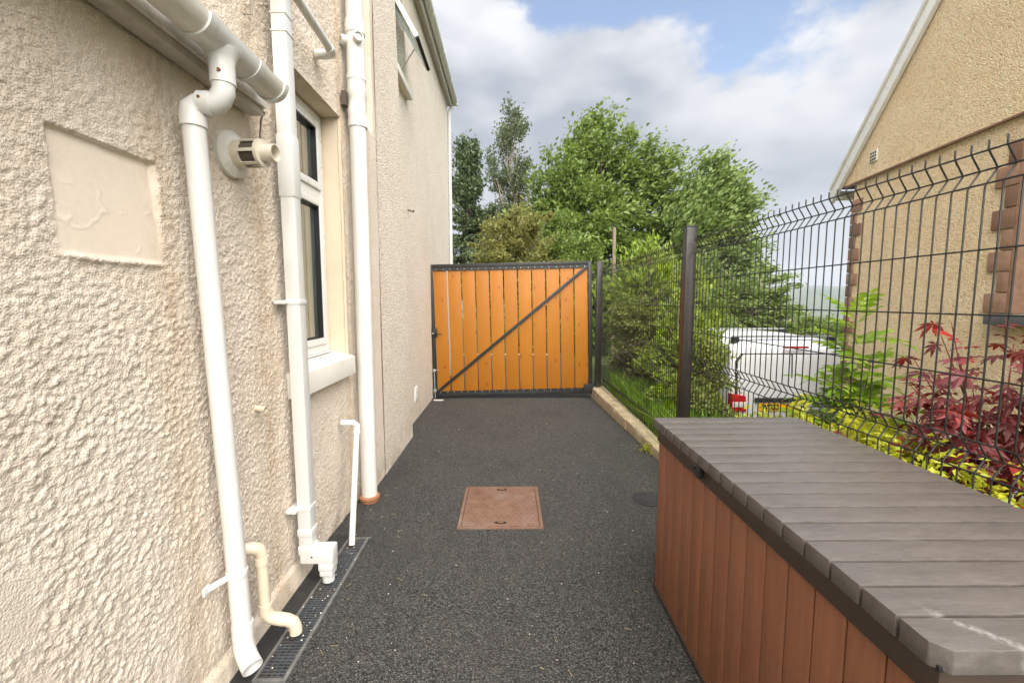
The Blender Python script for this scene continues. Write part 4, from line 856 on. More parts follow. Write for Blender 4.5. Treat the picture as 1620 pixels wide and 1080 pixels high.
# ================================================================== white van on the drive
vx0, vx1, vy0, vz = 3.235, 5.02, 6.22, DRIVE_Z + .01; vl = 4.25; vcx = (vx0 + vx1) / 2; hw = (vx1 - vx0) / 2
van = thing('parked_van', 'white panel van with roof bars parked rear-on below the fence', 'van', (vcx, vy0 + 2, vz))
def van_body():
    prof_ = [(.02, .34), (-.005, .55), (0, .80), (.02, 1.10), (.06, 1.42), (.12, 1.66), (.22, 1.775), (.45, 1.81), (1.3, 1.835), (2.2, 1.81), (2.75, 1.72), (3.15, 1.45), (3.42, 1.16), (3.95, 1.02), (4.2, .86), (4.27, .55), (4.22, .34)]
    b = B(); nx_ = 11; rows = []
    for (yy, zz) in prof_:
        row = []
        for i in range(nx_):
            t = -1 + 2 * i / (nx_ - 1); t2 = math.copysign(abs(t) ** .75, t)
            wz = hw * (1 - .015 * max(0, .6 - zz) - .10 * max(0, (zz - 1.0)) ** 1.3)
            cr = .035 * (1 - t * t) if .3 < yy < 2.9 else 0; rr = .10 * (1 - t * t) if yy < .2 else (.12 * t * t * -1 if yy > 3.3 else 0)
            row.append((vcx + t2 * wz, vy0 + yy + (-.06 * (1 - abs(t) ** 3) + .06 if yy < .2 else 0) + (-.25 * abs(t) ** 3 if yy > 3.9 else 0), vz + zz + cr - (.06 * abs(t) ** 6 if yy > .2 and zz > 1.3 else 0)))
        rows.append(row)
    b.v = [p for r in rows for p in r]; n = len(rows)
    b.f = [(i * nx_ + k, i * nx_ + k + 1, (i + 1) * nx_ + k + 1, (i + 1) * nx_ + k) for i in range(n - 1) for k in range(nx_ - 1)]
    # sides: close each flank with a fan strip down to the sill line
    for e in (0, nx_ - 1):
        c = len(b.v); b.v.append((rows[0][e][0] + (.03 if e == 0 else -.03) * 0, vy0 + 2.1, vz + .9)); ring = [i * nx_ + e for i in range(n)]
        for i in range(n - 1): b.f.append((ring[i], ring[i + 1], c))
        b.f.append((ring[-1], ring[0], c))
    return b
obj('body', van_body(), 'van_paint', van, smooth=True)
b = B(); b.box(vx0 + .04, vx1 - .04, vy0 - .07, vy0 + .12, vz + .30, vz + .58); obj('rear_bumper', b, 'van_paint', van, bevel=.03)
for sgn in (-1, 1):
    b = B(); xa, xb = sorted((vcx + sgn * .012, vcx + sgn * (hw - .10)))
    pts = [(xa, .63), (xb, .63), (xb, 1.50), (xb - (.08 if sgn > 0 else 0), 1.615), (xa + (.08 if sgn < 0 else 0), 1.615), (xa, 1.50)]
    def ydoor(z): return vy0 - .018 + (0 if z < .8 else (z - .8) * .085)
    for k, (x, z) in enumerate(pts): b.v.append((x, ydoor(z), vz + z))
    for k, (x, z) in enumerate(pts): b.v.append((x, ydoor(z) + .05, vz + z))
    b.f = [tuple(range(6)), tuple(range(11, 5, -1))] + [(i, (i + 1) % 6, 6 + (i + 1) % 6, 6 + i) for i in range(6)]
    obj('rear_door', b, 'van_paint', van, bevel=.012)
    cxm = (xa + xb) / 2; g_ = B(); g_.v = [(cxm + (v[0] - cxm) * 1.03, v[1] + .016, v[2] + (.012 if v[2] > vz + 1 else -.012)) for v in b.v]; g_.f = list(b.f); obj('door_seal', g_, 'van_trim', van)
    xl = vcx + sgn * (hw - .11); b = B(); b.prism([(xl - .11, .79), (xl + .11, .79), (xl + .10 + .01 * sgn, 1.02), (xl - .10 + .01 * sgn, 1.05 if sgn < 0 else 1.02)], 1, vy0 - .030, vy0 + .1)
    for i in range(len(b.v)): b.v[i] = (b.v[i][0], b.v[i][1], b.v[i][2] + vz)
    tl_ = obj('tail_light', b, 'lens_red', van, bevel=.012)
    b = B(); b.box(xl - .10, xl + .10, vy0 - .036, vy0, vz + .855, vz + .935); obj('reversing_lens', b, 'lens_clear', tl_, bevel=.006)
    for yy in (.75, 3.4):
        c = Vector((vcx + sgn * (hw - .10), vy0 + yy, vz + .31)); b = B(); b.tube([c - Vector((.10, 0, 0)), c - Vector((.085, 0, 0)), c + Vector((.085, 0, 0)), c + Vector((.10, 0, 0))], [.29, .31, .31, .29], 28); wh = obj('wheel', b, 'tyre', van, smooth=True)
        b = B(); b.tube([c + Vector((sgn * .08, 0, 0)), c + Vector((sgn * .104, 0, 0))], [.2, .18], 20); obj('rim', b, 'rim', wh, smooth=True)
    b = B(); b.box(vcx + sgn * (hw - .01) - .02, vcx + sgn * (hw - .01) + .02, vy0 + .3, vy0 + 3.0, vz + .62, vz + .68); obj('side_moulding', b, 'van_trim', van, bevel=.01)
b = B(); b.box(3.565, 4.225, vy0 - .055, vy0 - .01, vz + .935, vz + .995); obj('plate_light_strip', b, 'van_trim', van, bevel=.012)
b = B(); b.box(3.625, 4.145, vy0 - .034, vy0 - .026, vz + .80, vz + .915); pl_ = obj('number_plate', b, 'plate_yellow', van, bevel=.003)
fcv = bpy.data.curves.new('t', 'FONT'); fcv.body = 'WG53'; fcv.size = .112; fcv.offset = .0045; fcv.extrude = .0012; fo = bpy.data.objects.new('t', fcv); COL.objects.link(fo); bpy.context.view_layer.update()
tme_ = bpy.data.meshes.new_from_object(fo.evaluated_get(bpy.context.evaluated_depsgraph_get())); bpy.data.objects.remove(fo); tme_.materials.clear(); tme_.materials.append(MATS['ink'])
inst('characters', tme_, pl_, Vector((3.665, vy0 - .0365, vz + .82)) - wloc(pl_), (R(90), 0, 0), (.82, 1, 1))
for hx, hz_ in ((vx0 + .115, 1.35), (vx0 + .115, .82), (vx1 - .115, 1.35), (vx1 - .115, .82)): b = B(); b.box(hx - .03, hx + .03, vy0 - .03 + max(0, hz_ - .8) * .085, vy0 + .03 + max(0, hz_ - .8) * .085, vz + hz_, vz + hz_ + .06); obj('door_hinge', b, 'van_paint', van, bevel=.008)
b = B(); b.box(vcx + .05, vcx + .22, vy0 - .035, vy0, vz + .93, vz + .985); obj('door_handle', b, 'van_trim', van, bevel=.01)
b = B(); b.box(vx0 + .10, vx1 - .10, vy0 - .078, vy0 - .06, vz + .42, vz + .50); obj('bumper_strip', b, 'van_trim', van, bevel=.008)
b = B(); b.box(4.005, 4.36, vy0 + .045, vy0 + .10, vz + 1.705, vz + 1.735); obj('brake_light', b, 'lens_red', van, bevel=.008)
for yy, zz in ((.30, 1.86), (1.45, 1.90)):
    b = B(); b.bar((vx0 + .14, vy0 + yy, vz + zz), (vx1 - .14, vy0 + yy, vz + zz), .05, .028); rb = obj('roof_bar', b, 'zinc', van, bevel=.006)
    for sgn in (-1, 1): b = B(); xx = vcx + sgn * (hw - .17); b.box(xx - .05, xx + .05, vy0 + yy - .035, vy0 + yy + .035, vz + zz - .11, vz + zz - .004); obj('bar_foot', b, 'van_trim', rb, bevel=.01)
b = B(); b.add([(vcx - .66, vy0 + 2.80, vz + 1.69), (vcx + .66, vy0 + 2.80, vz + 1.69), (vcx + .74, vy0 + 3.40, vz + 1.21), (vcx - .74, vy0 + 3.40, vz + 1.21)], [(0, 1, 2, 3)])
b.add([(v[0], v[1] + .02, v[2] + .03) for v in b.v[:4]], [(0, 1, 2, 3)]); obj('windscreen', b, 'dark_glass', van)

# ================================================================== foliage helpers
def leaf_mesh(name, C, D, Nn, Ls, Ws, mat, fold=.25, droop=0.0):
    C, D, Nn = map(np.asarray, (C, D, Nn)); D = D / np.linalg.norm(D, axis=1, keepdims=True); S = np.cross(D, Nn); S /= np.linalg.norm(S, axis=1, keepdims=True) + 1e-9; U = np.cross(S, D)
    Ls = np.asarray(Ls)[:, None]; Ws = np.asarray(Ws)[:, None]
    a = C - D * Ls * .5; t = C + D * Ls * .5 - np.array([0, 0, 1]) * Ls * droop; m = C - D * Ls * .05
    l = m + S * Ws * .5 + U * Ws * fold; r = m - S * Ws * .5 + U * Ws * fold
    V = np.stack([a, l, t, r], 1).reshape(-1, 3); k = np.arange(len(C)) * 4
    F = np.concatenate([np.stack([k, k + 2, k + 1], -1), np.stack([k, k + 3, k + 2], -1)]); return npmesh(name, V, F, mat)
def rdir(rs, n, bias=(0, 0, 0), amt=0.0):
    d = rs.normal(size=(n, 3)); d /= np.linalg.norm(d, axis=1, keepdims=True); d = d + np.array(bias) * amt; return d / np.linalg.norm(d, axis=1, keepdims=True)
def limb_tube(b, p, q, r0, r1, rs, n=5, seg=4, sag=.12):
    p, q = Vector(p), Vector(q); L_ = (q - p).length; mid = [p]
    for i in range(1, seg):
        t = i / seg; o = Vector(rs.normal(size=3) * L_ * .04); mid.append(p.lerp(q, t) + Vector((0, 0, -L_ * sag * math.sin(math.pi * t))) * .6 + o)
    mid.append(q); b.tube(mid, [r0 + (r1 - r0) * i / seg for i in range(seg + 1)], n, False)
def tree(name, label, cat, base, trunk_top, lobes, nclump, per, csize, leaf, mat, bark, seed, rt=.15, wind=(0, 0, 0), wamt=0.0, flat=.6, group=None, shell=.5, flow=0.5, trunks=1):
    """lobes: (x, y, z, rx, ry, rz, weight) in world coordinates; clumps fill them, leaves fill clumps, limbs reach the clumps"""
    rs = np.random.default_rng(seed); bz = gz1(base[0], base[1]) - .1; t = thing(name, label, cat, (base[0], base[1], bz), group); off = np.array([base[0], base[1], bz])
    w = np.array([l[6] for l in lobes], float); w /= w.sum(); CL = []
    for li, l in enumerate(lobes):
        n = max(1, int(nclump * w[li])); d = rdir(rs, n); rad = shell + (1 - shell) * rs.random(n); rad = np.where(rs.random(n) < .25, rs.random(n) ** .5, rad); bump_ = .82 + .36 * rs.random(n)
        CL.append(np.array(l[:3]) + d * (rad * bump_)[:, None] * np.array(l[3:6]))
    CL = np.concatenate(CL); CL = CL[CL[:, 2] > bz + .25]; n = len(CL)
    cs = csize * (.55 + .9 * rs.random(n)); k = np.repeat(np.arange(n), per); m = len(k); dd = rdir(rs, m) * (rs.random(m) ** .45)[:, None]; dd[:, 2] *= flat
    cen = np.array([np.average(CL[:, 0]), np.average(CL[:, 1]), np.average(CL[:, 2])])
    cdir = CL - cen; cdir /= np.linalg.norm(cdir, axis=1, keepdims=True) + 1e-6; cdir = cdir + np.array(wind) * wamt; cdir /= np.linalg.norm(cdir, axis=1, keepdims=True)
    # stretch each clump along its outward spray
    al = rs.normal(size=m) * .55; P = CL[k] + dd * cs[k][:, None] + cdir[k] * (al * cs[k])[:, None]
    D = rdir(rs, m) + cdir[k] * flow * 2 + np.array(wind) * wamt + np.array([0, 0, -.25]); Nn = rdir(rs, m, (0, 0, 1), .9); L_ = leaf * (.6 + .8 * rs.random(m))
    me = leaf_mesh(name + '_crown', P - off, D, Nn, L_, L_ * (.42 + .2 * rs.random(m)), mat); cr = inst('crown', me, t)
    b = B(); tt = Vector(trunk_top)
    base_v = Vector((base[0], base[1], bz)); tp_ = [base_v.lerp(tt, i / 6) + Vector((rs.normal() * .06, rs.normal() * .06, 0)) * (i not in (0,)) for i in range(7)]
    b.tube(tp_, [rt * (1 - .72 * i / 6) for i in range(7)], 9, False)
    for _ in range(trunks - 1):
        a = Vector(CL[rs.integers(n)]); limb_tube(b, tp_[0] + Vector((rs.normal() * .15, rs.normal() * .15, 0)), a.lerp(tt, .3), rt * .6, rt * .18, rs, 7, 6, 0)
    sel = rs.permutation(n)[:min(n, 60)]
    for i in sel:
        c = Vector(CL[i]); j = min(6, max(1, int(6 * (max(0.1, (c.z - bz) / max(.1, tt.z - bz)) * .72)))); p = tp_[j]; L_b = (c - p).length; limb_tube(b, p, c, max(.012, rt * .26 * min(1, L_b / 3)), .008, rs, 4, 4, .05)
    me2 = mesh('trunk', b, bark, True, 0, Vector(off)); inst('trunk', me2, t)
    return t

# ---------------- trees beyond the gate
tree('pine_tree', 'dark narrow pine tree just past the corner of the cream house', 'tree', (-1.9, 20), (-1.85, 20, 8.4), [(-.6, 20.5, 2.6, 1.6, .8, 1.5, 1.2), (-1.8, 20, 7.6, .55, .5, 1.1, 1), (-1.9, 20, 6.3, 1.0, .8, .7, 1.2), (-1.6, 20, 5.0, 1.15, .9, .8, 1.3), (-2.0, 20, 3.7, 1.3, 1, .8, 1.3), (-1.5, 20, 2.4, 1.2, 1, .9, 1.2)], 260, 90, .30, .15, 'leaf_pine', 'bark', 3, .16, flat=.45, flow=.6)
tree('birch_tree', 'tall airy grey-green tree, thin crown showing sky, left of the big tree', 'tree', (.1, 24), (.15, 24, 10.9), [(.1, 24, 10.4, .75, .6, 1.2, 1.2), (.3, 24, 3.8, 1.5, .8, 1.4, 1.3), (-.5, 24, 8.2, .75, .7, 1.4, .9), (.8, 24, 8.0, .75, .7, 1.2, .9), (-.1, 24, 6.2, 1.1, .8, 1.2, 1), (1.1, 24, 5.4, .9, .6, 1.4, .9)], 230, 60, .34, .15, 'leaf_grey', 'bark_pale', 4, .14, wind=(.6, 0, .3), wamt=.4, flow=.5)
tree('broadleaf_tree', 'largest green tree with a broad ragged crown behind the gate', 'tree', (4.2, 19), (4.1, 19, 7.4), [(3.7, 19, 7.9, 1.5, 1.4, 1.35, 1.3), (2.4, 18.6, 6.2, 1.35, 1.3, 1.5, 1.2), (1.5, 18.8, 4.6, 1.1, 1.0, 1.3, 1.0), (7.3, 18.8, 4.0, 1.3, 1.1, 1.3, 1.0), (5.3, 19, 6.6, 1.8, 1.4, 1.3, 1.4), (6.6, 18.6, 5.2, 1.4, 1.2, 1.3, 1.1), (3.6, 18, 4.6, 2.3, 1.5, 1.5, 1.6), (5.8, 18, 3.3, 2.0, 1.4, 1.5, 1.3), (2.2, 18, 3.0, 1.5, 1.3, 1.5, 1), (4.4, 17.6, 1.8, 2.6, 1.3, 1.2, 1.0)], 560, 90, .46, .19, 'leaf_broad', 'bark', 5, .24, wind=(.9, 0, .35), wamt=.5)
tree('willow_tree', 'windswept green tree leaning right, beyond the fence post', 'tree', (7.3, 17), (7.8, 17, 5.4), [(7.7, 17, 5.6, 1.0, .9, 1.25, 1.2), (8.5, 17, 4.7, 1.0, .9, 1.1, 1.2), (7.0, 16.8, 4.2, 1.1, 1, 1.3, 1.2), (8.2, 16.6, 3.2, 1.4, 1, 1.1, 1.2), (6.9, 16.4, 2.4, 1.4, 1, 1.2, 1.1), (8.3, 16.2, 1.5, 1.2, .9, .9, .7)], 330, 95, .40, .185, 'leaf_willow', 'bark', 6, .18, wind=(1, 0, .55), wamt=.9, flow=.8)
tree('olive_tree', 'short yellow-green bushy tree directly behind the gate top', 'tree', (.2, 13), (.2, 13, 3.3), [(.55, 13, 3.5, .75, .7, .9, 1.3), (-.3, 13.2, 3.1, .7, .6, .7, .9), (-.1, 12.8, 2.7, .9, .8, .9, 1.2), (.9, 12.8, 2.2, .8, .8, .9, 1.2), (-.8, 12.8, 1.9, .7, .7, .9, 1), (1.6, 12.8, 1.6, .7, .7, .8, .8), (.2, 12.6, 1.0, 1.6, .8, .8, .9)], 230, 100, .22, .105, 'leaf_olive', 'bark', 7, .12, flow=.4)
tree('shaded_tree', 'lower green tree between the yellow-green tree and the wooden pole', 'tree', (2.6, 15.5), (2.6, 15.5, 3.6), [(1.6, 16.2, 3.6, 1.0, .8, 1.1, 1), (2.4, 15.5, 2.9, .9, .9, 1.0, 1), (3.2, 15.3, 1.8, 1.0, .9, 1.0, 1), (1.9, 15.4, 1.4, .9, .8, 1.0, .8), (2.8, 15.2, .6, 1.3, .8, .8, .8)], 210, 90, .30, .14, 'leaf_broad', 'bark', 8, .12)
tree('conifer_tree', 'loose conifer with a bare slanting branch above the van', 'tree', (8.4, 14.5), (8.2, 14.5, 2.4), [(6.4, 14, 1.7, .9, .8, 1.0, 1.1), (7.4, 14.2, 1.3, 1.1, .8, .8, 1.1), (6.0, 13.6, .6, 1.1, .8, .9, 1), (8.5, 14.5, 1.9, 1.0, .6, .6, .8), (8.8, 14.4, 1.1, 1.0, .6, .6, .7), (7.8, 14, .2, 1.8, .8, .6, .9)], 190, 95, .26, .12, 'leaf_willow', 'bark_pale', 9, .10, wind=(1, 0, .1), wamt=.6, flat=.4, flow=.7)
tree('distant_tree', 'hazy blue-green tree in the gap beside the bungalow corner', 'tree', (16.5, 24), (16.5, 24, .6), [(16.2, 24, -.2, 1.7, 1.5, 1.0, 1), (18.0, 24, -.6, 1.6, 1.5, .9, 1), (14.8, 24, -.9, 1.4, 1.3, .9, 1)], 150, 90, .34, .17, 'leaf_broad', 'bark', 10, .15)
tree('distant_tree', 'low dark tree standing behind the van roof bars', 'tree', (12.2, 22), (12.2, 22, .6), [(11.6, 22, -.1, 1.4, 1.2, 1.0, 1), (13.0, 22, -.5, 1.4, 1.2, .9, 1), (10.4, 22, -.8, 1.4, 1.2, .9, 1)], 140, 90, .34, .16, 'leaf_dark', 'bark', 11, .15)
# ---------------- shrubs behind the far fence panel
tree('yellow_shrub', 'tall shrub with long yellow-green leaves above the far fence panel', 'shrub', (2.55, 8.2), (2.55, 8.2, 2.3), [(2.5, 8.2, 2.0, .50, .5, .6, 1.2), (3.0, 8.0, 1.6, .45, .5, .6, 1), (2.1, 8.1, 1.3, .45, .4, .6, 1), (2.7, 7.9, .8, .7, .5, .6, 1)], 110, 60, .16, .10, 'leaf_fresh', 'bark', 12, .05, flow=.9, wind=(.2, 0, 1), wamt=.6, trunks=5)
tree('feathery_shrub', 'feathery green shrub next to the gate post behind the fence', 'shrub', (2.1, 7.1), (2.1, 7.1, 1.5), [(1.95, 7.1, 1.15, .42, .4, .42, 1.2), (2.5, 7.0, 1.1, .45, .4, .45, 1.2), (2.1, 6.95, .72, .6, .4, .4, 1.2), (2.75, 6.9, 1.55, .35, .35, .4, .8)], 150, 90, .11, .055, 'leaf_feather', 'bark', 13, .04, flow=.6, trunks=4)
tree('brown_shrub', 'dull brownish twiggy shrub low behind the far fence panel', 'shrub', (2.15, 6.55), (2.15, 6.55, .75), [(2.0, 6.6, .55, .45, .35, .30, 1), (2.45, 6.4, .50, .4, .35, .35, 1)], 90, 80, .11, .045, 'leaf_brown', 'bark', 14, .03, trunks=6)
tree('laurel_shrub', 'glossy bright-leaved shrub behind the fence post', 'shrub', (2.15, 5.4), (2.15, 5.4, 1.1), [(1.95, 5.6, .70, .30, .32, .28, 1.1), (2.30, 5.3, .90, .30, .3, .42, 1.2), (2.15, 5.15, .42, .42, .35, .28, 1.1), (1.92, 4.95, .34, .25, .3, .22, .8), (2.25, 5.7, 1.25, .28, .28, .35, .9)], 110, 60, .11, .062, 'leaf_fresh', 'bark', 15, .035, flow=.5, wind=(0, 0, 1), wamt=.4, trunks=5)
tree('leafy_shrub', 'small-leaved green bush between the fence post and the van', 'shrub', (2.22, 4.75), (2.22, 4.75, .7), [(2.20, 4.75, .60, .20, .22, .26, 1), (2.1, 4.6, .32, .24, .26, .22, 1), (2.28, 4.85, .84, .14, .18, .18, .7)], 64, 55, .10, .050, 'leaf_feather', 'bark', 16, .03, trunks=5)
tree('hedge_shrub', 'mid-green bush filling the back of the far fence panel', 'shrub', (3.6, 9.0), (3.6, 9.0, 1.8), [(3.3, 9.2, 1.5, .6, .5, .6, 1), (4.0, 9, 1.1, .7, .5, .6, 1), (3.4, 8.8, .5, .8, .5, .6, 1), (4.5, 9.2, .3, .7, .5, .6, 1)], 150, 80, .18, .08, 'leaf_broad', 'bark', 17, .05, trunks=4)
pw_ = B(); pw_.tube([(3.36, 14, -.7), (3.345, 14, 1.5), (3.33, 14, 3.74)], [.062, .058, .052], 12); pole = obj('wooden_pole', pw_, 'pole_wood', smooth=True, loc=(3.35, 14, -.6)); tag(pole, 'slim weathered wooden pole rising between the trees and the far shrubs', 'pole')
gw = B(); gw.box(-3.6, 1.25, 11.6, 11.8, -.7, .02); gwo = obj('garden_wall', gw, 'kerb_stone', bevel=.02, loc=(-1.2, 11.7, -.6)); tag(gwo, 'low stone garden wall glimpsed through the gate gaps', 'garden wall')
# ---------------- rough grass behind the kerb
def grass():
    rs = np.random.default_rng(40); n = 5200; y = 3.3 + 3.4 * rs.random(n); x = np.array([fx(v) for v in y]) + .09 + rs.random(n) ** 1.3 * 1.1; z = gh(x, y) - .01
    L_ = (.14 + .24 * rs.random(n)) * (1 - .30 * (x - 1.45)); dx = rs.normal(size=n) * .35; dy = rs.normal(size=n) * .35; w = .005 + .005 * rs.random(n); a = rs.random(n) * 6.28
    P0 = np.stack([x, y, z], -1); S = np.stack([np.cos(a), np.sin(a), 0 * a], -1) * w[:, None]; M_ = P0 + np.stack([dx * L_ * .3, dy * L_ * .3, L_ * .6], -1); T_ = P0 + np.stack([dx * L_, dy * L_, L_ * .95], -1)
    V = np.stack([P0 - S, P0 + S, M_ + S * .8, M_ - S * .8, T_], 1).reshape(-1, 3); k = np.arange(n) * 5
    F = np.concatenate([np.stack([k, k + 1, k + 2], -1), np.stack([k, k + 2, k + 3], -1), np.stack([k + 3, k + 2, k + 4], -1)])
    o = bpy.data.objects.new('grass', npmesh('grass', V, F, 'leaf_grass')); COL.objects.link(o); tag(o, 'tufts of bright green grass behind the low wall', 'grass', kind='stuff')
grass()

# ---------------- golden shrubs and ferns beside the fence
def frond_mesh(name, L_, W_, n, mat, curl=.35, rs=random):
    b = B(); P = [Vector((0, L_ * t * (1 - .12 * t), L_ * (.62 * t - curl * t * t))) for t in [i / n for i in range(n + 1)]]
    for i in range(1, n):
        t = i / n; w = W_ * (math.sin(math.pi * min(1, t * .86 + .14)) ** .8); d = (P[i + 1] - P[i - 1]).normalized()
        for s in (-1, 1):
            tip = P[i] + Vector((s * w, 0, 0)) + d * w * .55 + Vector((0, 0, -.12 * w)); m = P[i].lerp(tip, .5); c = d * (L_ / n * .62)
            k = len(b.v); b.v += [tuple(P[i]), tuple(m + c), tuple(tip), tuple(m - c * .6)]; b.f += [(k, k + 1, k + 2), (k, k + 2, k + 3)]
    b.tube(P, [.0022 * (1 - .7 * i / n) for i in range(n + 1)], 4, False)
    me = bpy.data.meshes.new(name); me.from_pydata(b.v, [], b.f); me.update(); me.materials.append(MATS[mat]); return me
def golden(i, x, y, h, label, mat='leaf_gold', n=900, lf=.045):
    rs = np.random.default_rng(60 + i); z0 = gz1(x, y); t = thing('golden_shrub', label, 'shrub', (x, y, z0), 'golden shrubs along the fence')
    ns = 26; b = B(); C = []; D = []
    for k in range(ns):
        a = rs.random() * 6.28; r = .08 + .27 * rs.random(); tip = np.array([math.cos(a) * r, math.sin(a) * r * 1.15, h * (.62 + .42 * rs.random()) * (1 - .35 * (r / .32) ** 2)])
        p0 = np.array([math.cos(a) * .04, math.sin(a) * .04, 0]); b.tube([p0, (p0 + tip) * .5 + np.array([math.cos(a), math.sin(a), 0]) * .03, tip], [.005, .004, .002], 4, False)
        m = n // ns; tt = .45 + .6 * rs.random(m); C.append(p0 + (tip - p0) * tt[:, None] + rs.normal(size=(m, 3)) * .030); D.append(rdir(rs, m, (math.cos(a), math.sin(a), .55), 1.0))
    C = np.concatenate(C); D = np.concatenate(D); m = len(C); L_ = lf * (.7 + .7 * rs.random(m))
    inst('foliage', leaf_mesh('golden_foliage', C, D, rdir(rs, m, (0, 0, 1), 1.1), L_, L_ * .42, mat, .18, .15), t); inst('stems', mesh('stems', b, 'stem_green', True), t)
lab = ['golden-leaved shrub nearest the camera beside the box', 'golden-leaved shrub second from the near end of the row', 'golden-leaved shrub in the middle of the row under the maple', 'golden-leaved shrub beside the lime sapling', 'golden-leaved shrub at the far end of the row, just below the van plate']
for i, (x, y, h) in enumerate([(1.86, 1.42, .66), (1.84, 1.92, .72), (1.86, 2.42, .74), (1.93, 2.95, .70), (2.10, 3.32, .50)]): golden(i, x, y, h, lab[i], n=2600)
for i, (x, y, h) in enumerate([(2.25, 1.75, .68), (2.28, 2.3, .74), (2.33, 2.8, .66), (2.46, 3.3, .44)]): golden(20 + i, x, y, h, ['lower golden shrub in the back row below the maple', 'golden shrub in the back row, second from the maple', 'golden shrub in the back row against the sapling', 'golden shrub in the back row near the wire roll'][i], n=2200)
fme = [frond_mesh('frond', .34, .055, 16, 'leaf_fern', .42), frond_mesh('frond', .28, .05, 14, 'leaf_fern', .5)]
for i, (x, y) in enumerate([(1.68, 1.35), (1.66, 1.72), (1.70, 2.15), (1.74, 2.6), (2.75, 3.05)]):
    z0 = gz1(x, y); t = thing('fern', ['green fern at the near corner behind the box', 'green fern second along the fence behind the box', 'green fern third along the fence behind the box', 'green fern fourth along the fence under the golden shrubs', 'pale fern behind the golden shrubs by the sapling'][i], 'fern', (x, y, z0), 'ferns along the fence')
    for k in range(14): inst('frond', fme[k % 2], t, (0, 0, .02 + .22 * (i < 4)), (random.uniform(-.1, .35), random.uniform(-.15, .15), k * 2.399), (random.uniform(.8, 1.25),) * 3)
# ---------------- lime sapling with compound leaves
def sapling():
    x, y = 2.62, 3.28; z0 = gz1(x, y); t = thing('lime_sapling', 'lime-green sapling with feathery compound leaves in front of the bungalow corner', 'sapling', (x, y, z0)); rs = random.Random(5)
    def comp(L_, n):
        b = B(); P = [Vector((0, L_ * u, L_ * (.25 * u - .38 * u * u))) for u in [i / n for i in range(n + 1)]]; b.tube(P, .0022, 4, False)
        for i in range(1, n + 1):
            for s in ((-1, 1) if i < n else (0,)):
                d = Vector((s * .9, .45, -.12)).normalized() if s else (P[n] - P[n - 1]).normalized(); l = L_ * .40 * (1 - .35 * abs(i / n - .45)); w = l * .48; c = P[i]; sd_ = d.cross(Vector((0, 0, 1))).normalized(); k = len(b.v)
                b.v += [tuple(c), tuple(c + d * l * .35 + sd_ * w * .5), tuple(c + d * l * .7 + sd_ * w * .36), tuple(c + d * l + Vector((0, 0, -.15 * l))), tuple(c + d * l * .7 - sd_ * w * .36), tuple(c + d * l * .35 - sd_ * w * .5), tuple(c + d * l * .5 + Vector((0, 0, -.05 * l)))]
                b.f += [(k, k + 1, k + 6), (k + 1, k + 2, k + 6), (k + 2, k + 3, k + 6), (k + 3, k + 4, k + 6), (k + 4, k + 5, k + 6), (k + 5, k, k + 6)]
        me = bpy.data.meshes.new('leaf'); me.from_pydata(b.v, [], b.f); me.update(); me.materials.append(MATS['leaf_lime']); return me
    ms = [comp(.36, 6), comp(.30, 6), comp(.24, 5)]; b = B(); H_ = 1.36
    for sx_, sy_, hh in ((0, 0, H_), (.10, -.05, .95), (-.12, .03, .8)):
        p = [Vector((sx_ * u, sy_ * u, hh * u)) for u in (0, .35, .7, 1)]; b.tube(p, [.010, .008, .006, .003], 6, False)
        nl = int(hh * 24)
        for i in range(nl):
            u = .25 + .75 * i / nl; inst('leaf', ms[0 if u < .6 else (1 if u < .85 else 2)], t, (sx_ * u, sy_ * u, hh * u), (rs.uniform(-.1, .55) if u < .9 else .9, rs.uniform(-.2, .2), i * 2.399 + sx_ * 9), (rs.uniform(.8, 1.15),) * 3)
    inst('stem', mesh('stem', b, 'stem_green', True), t)
    b = B()
sapling()
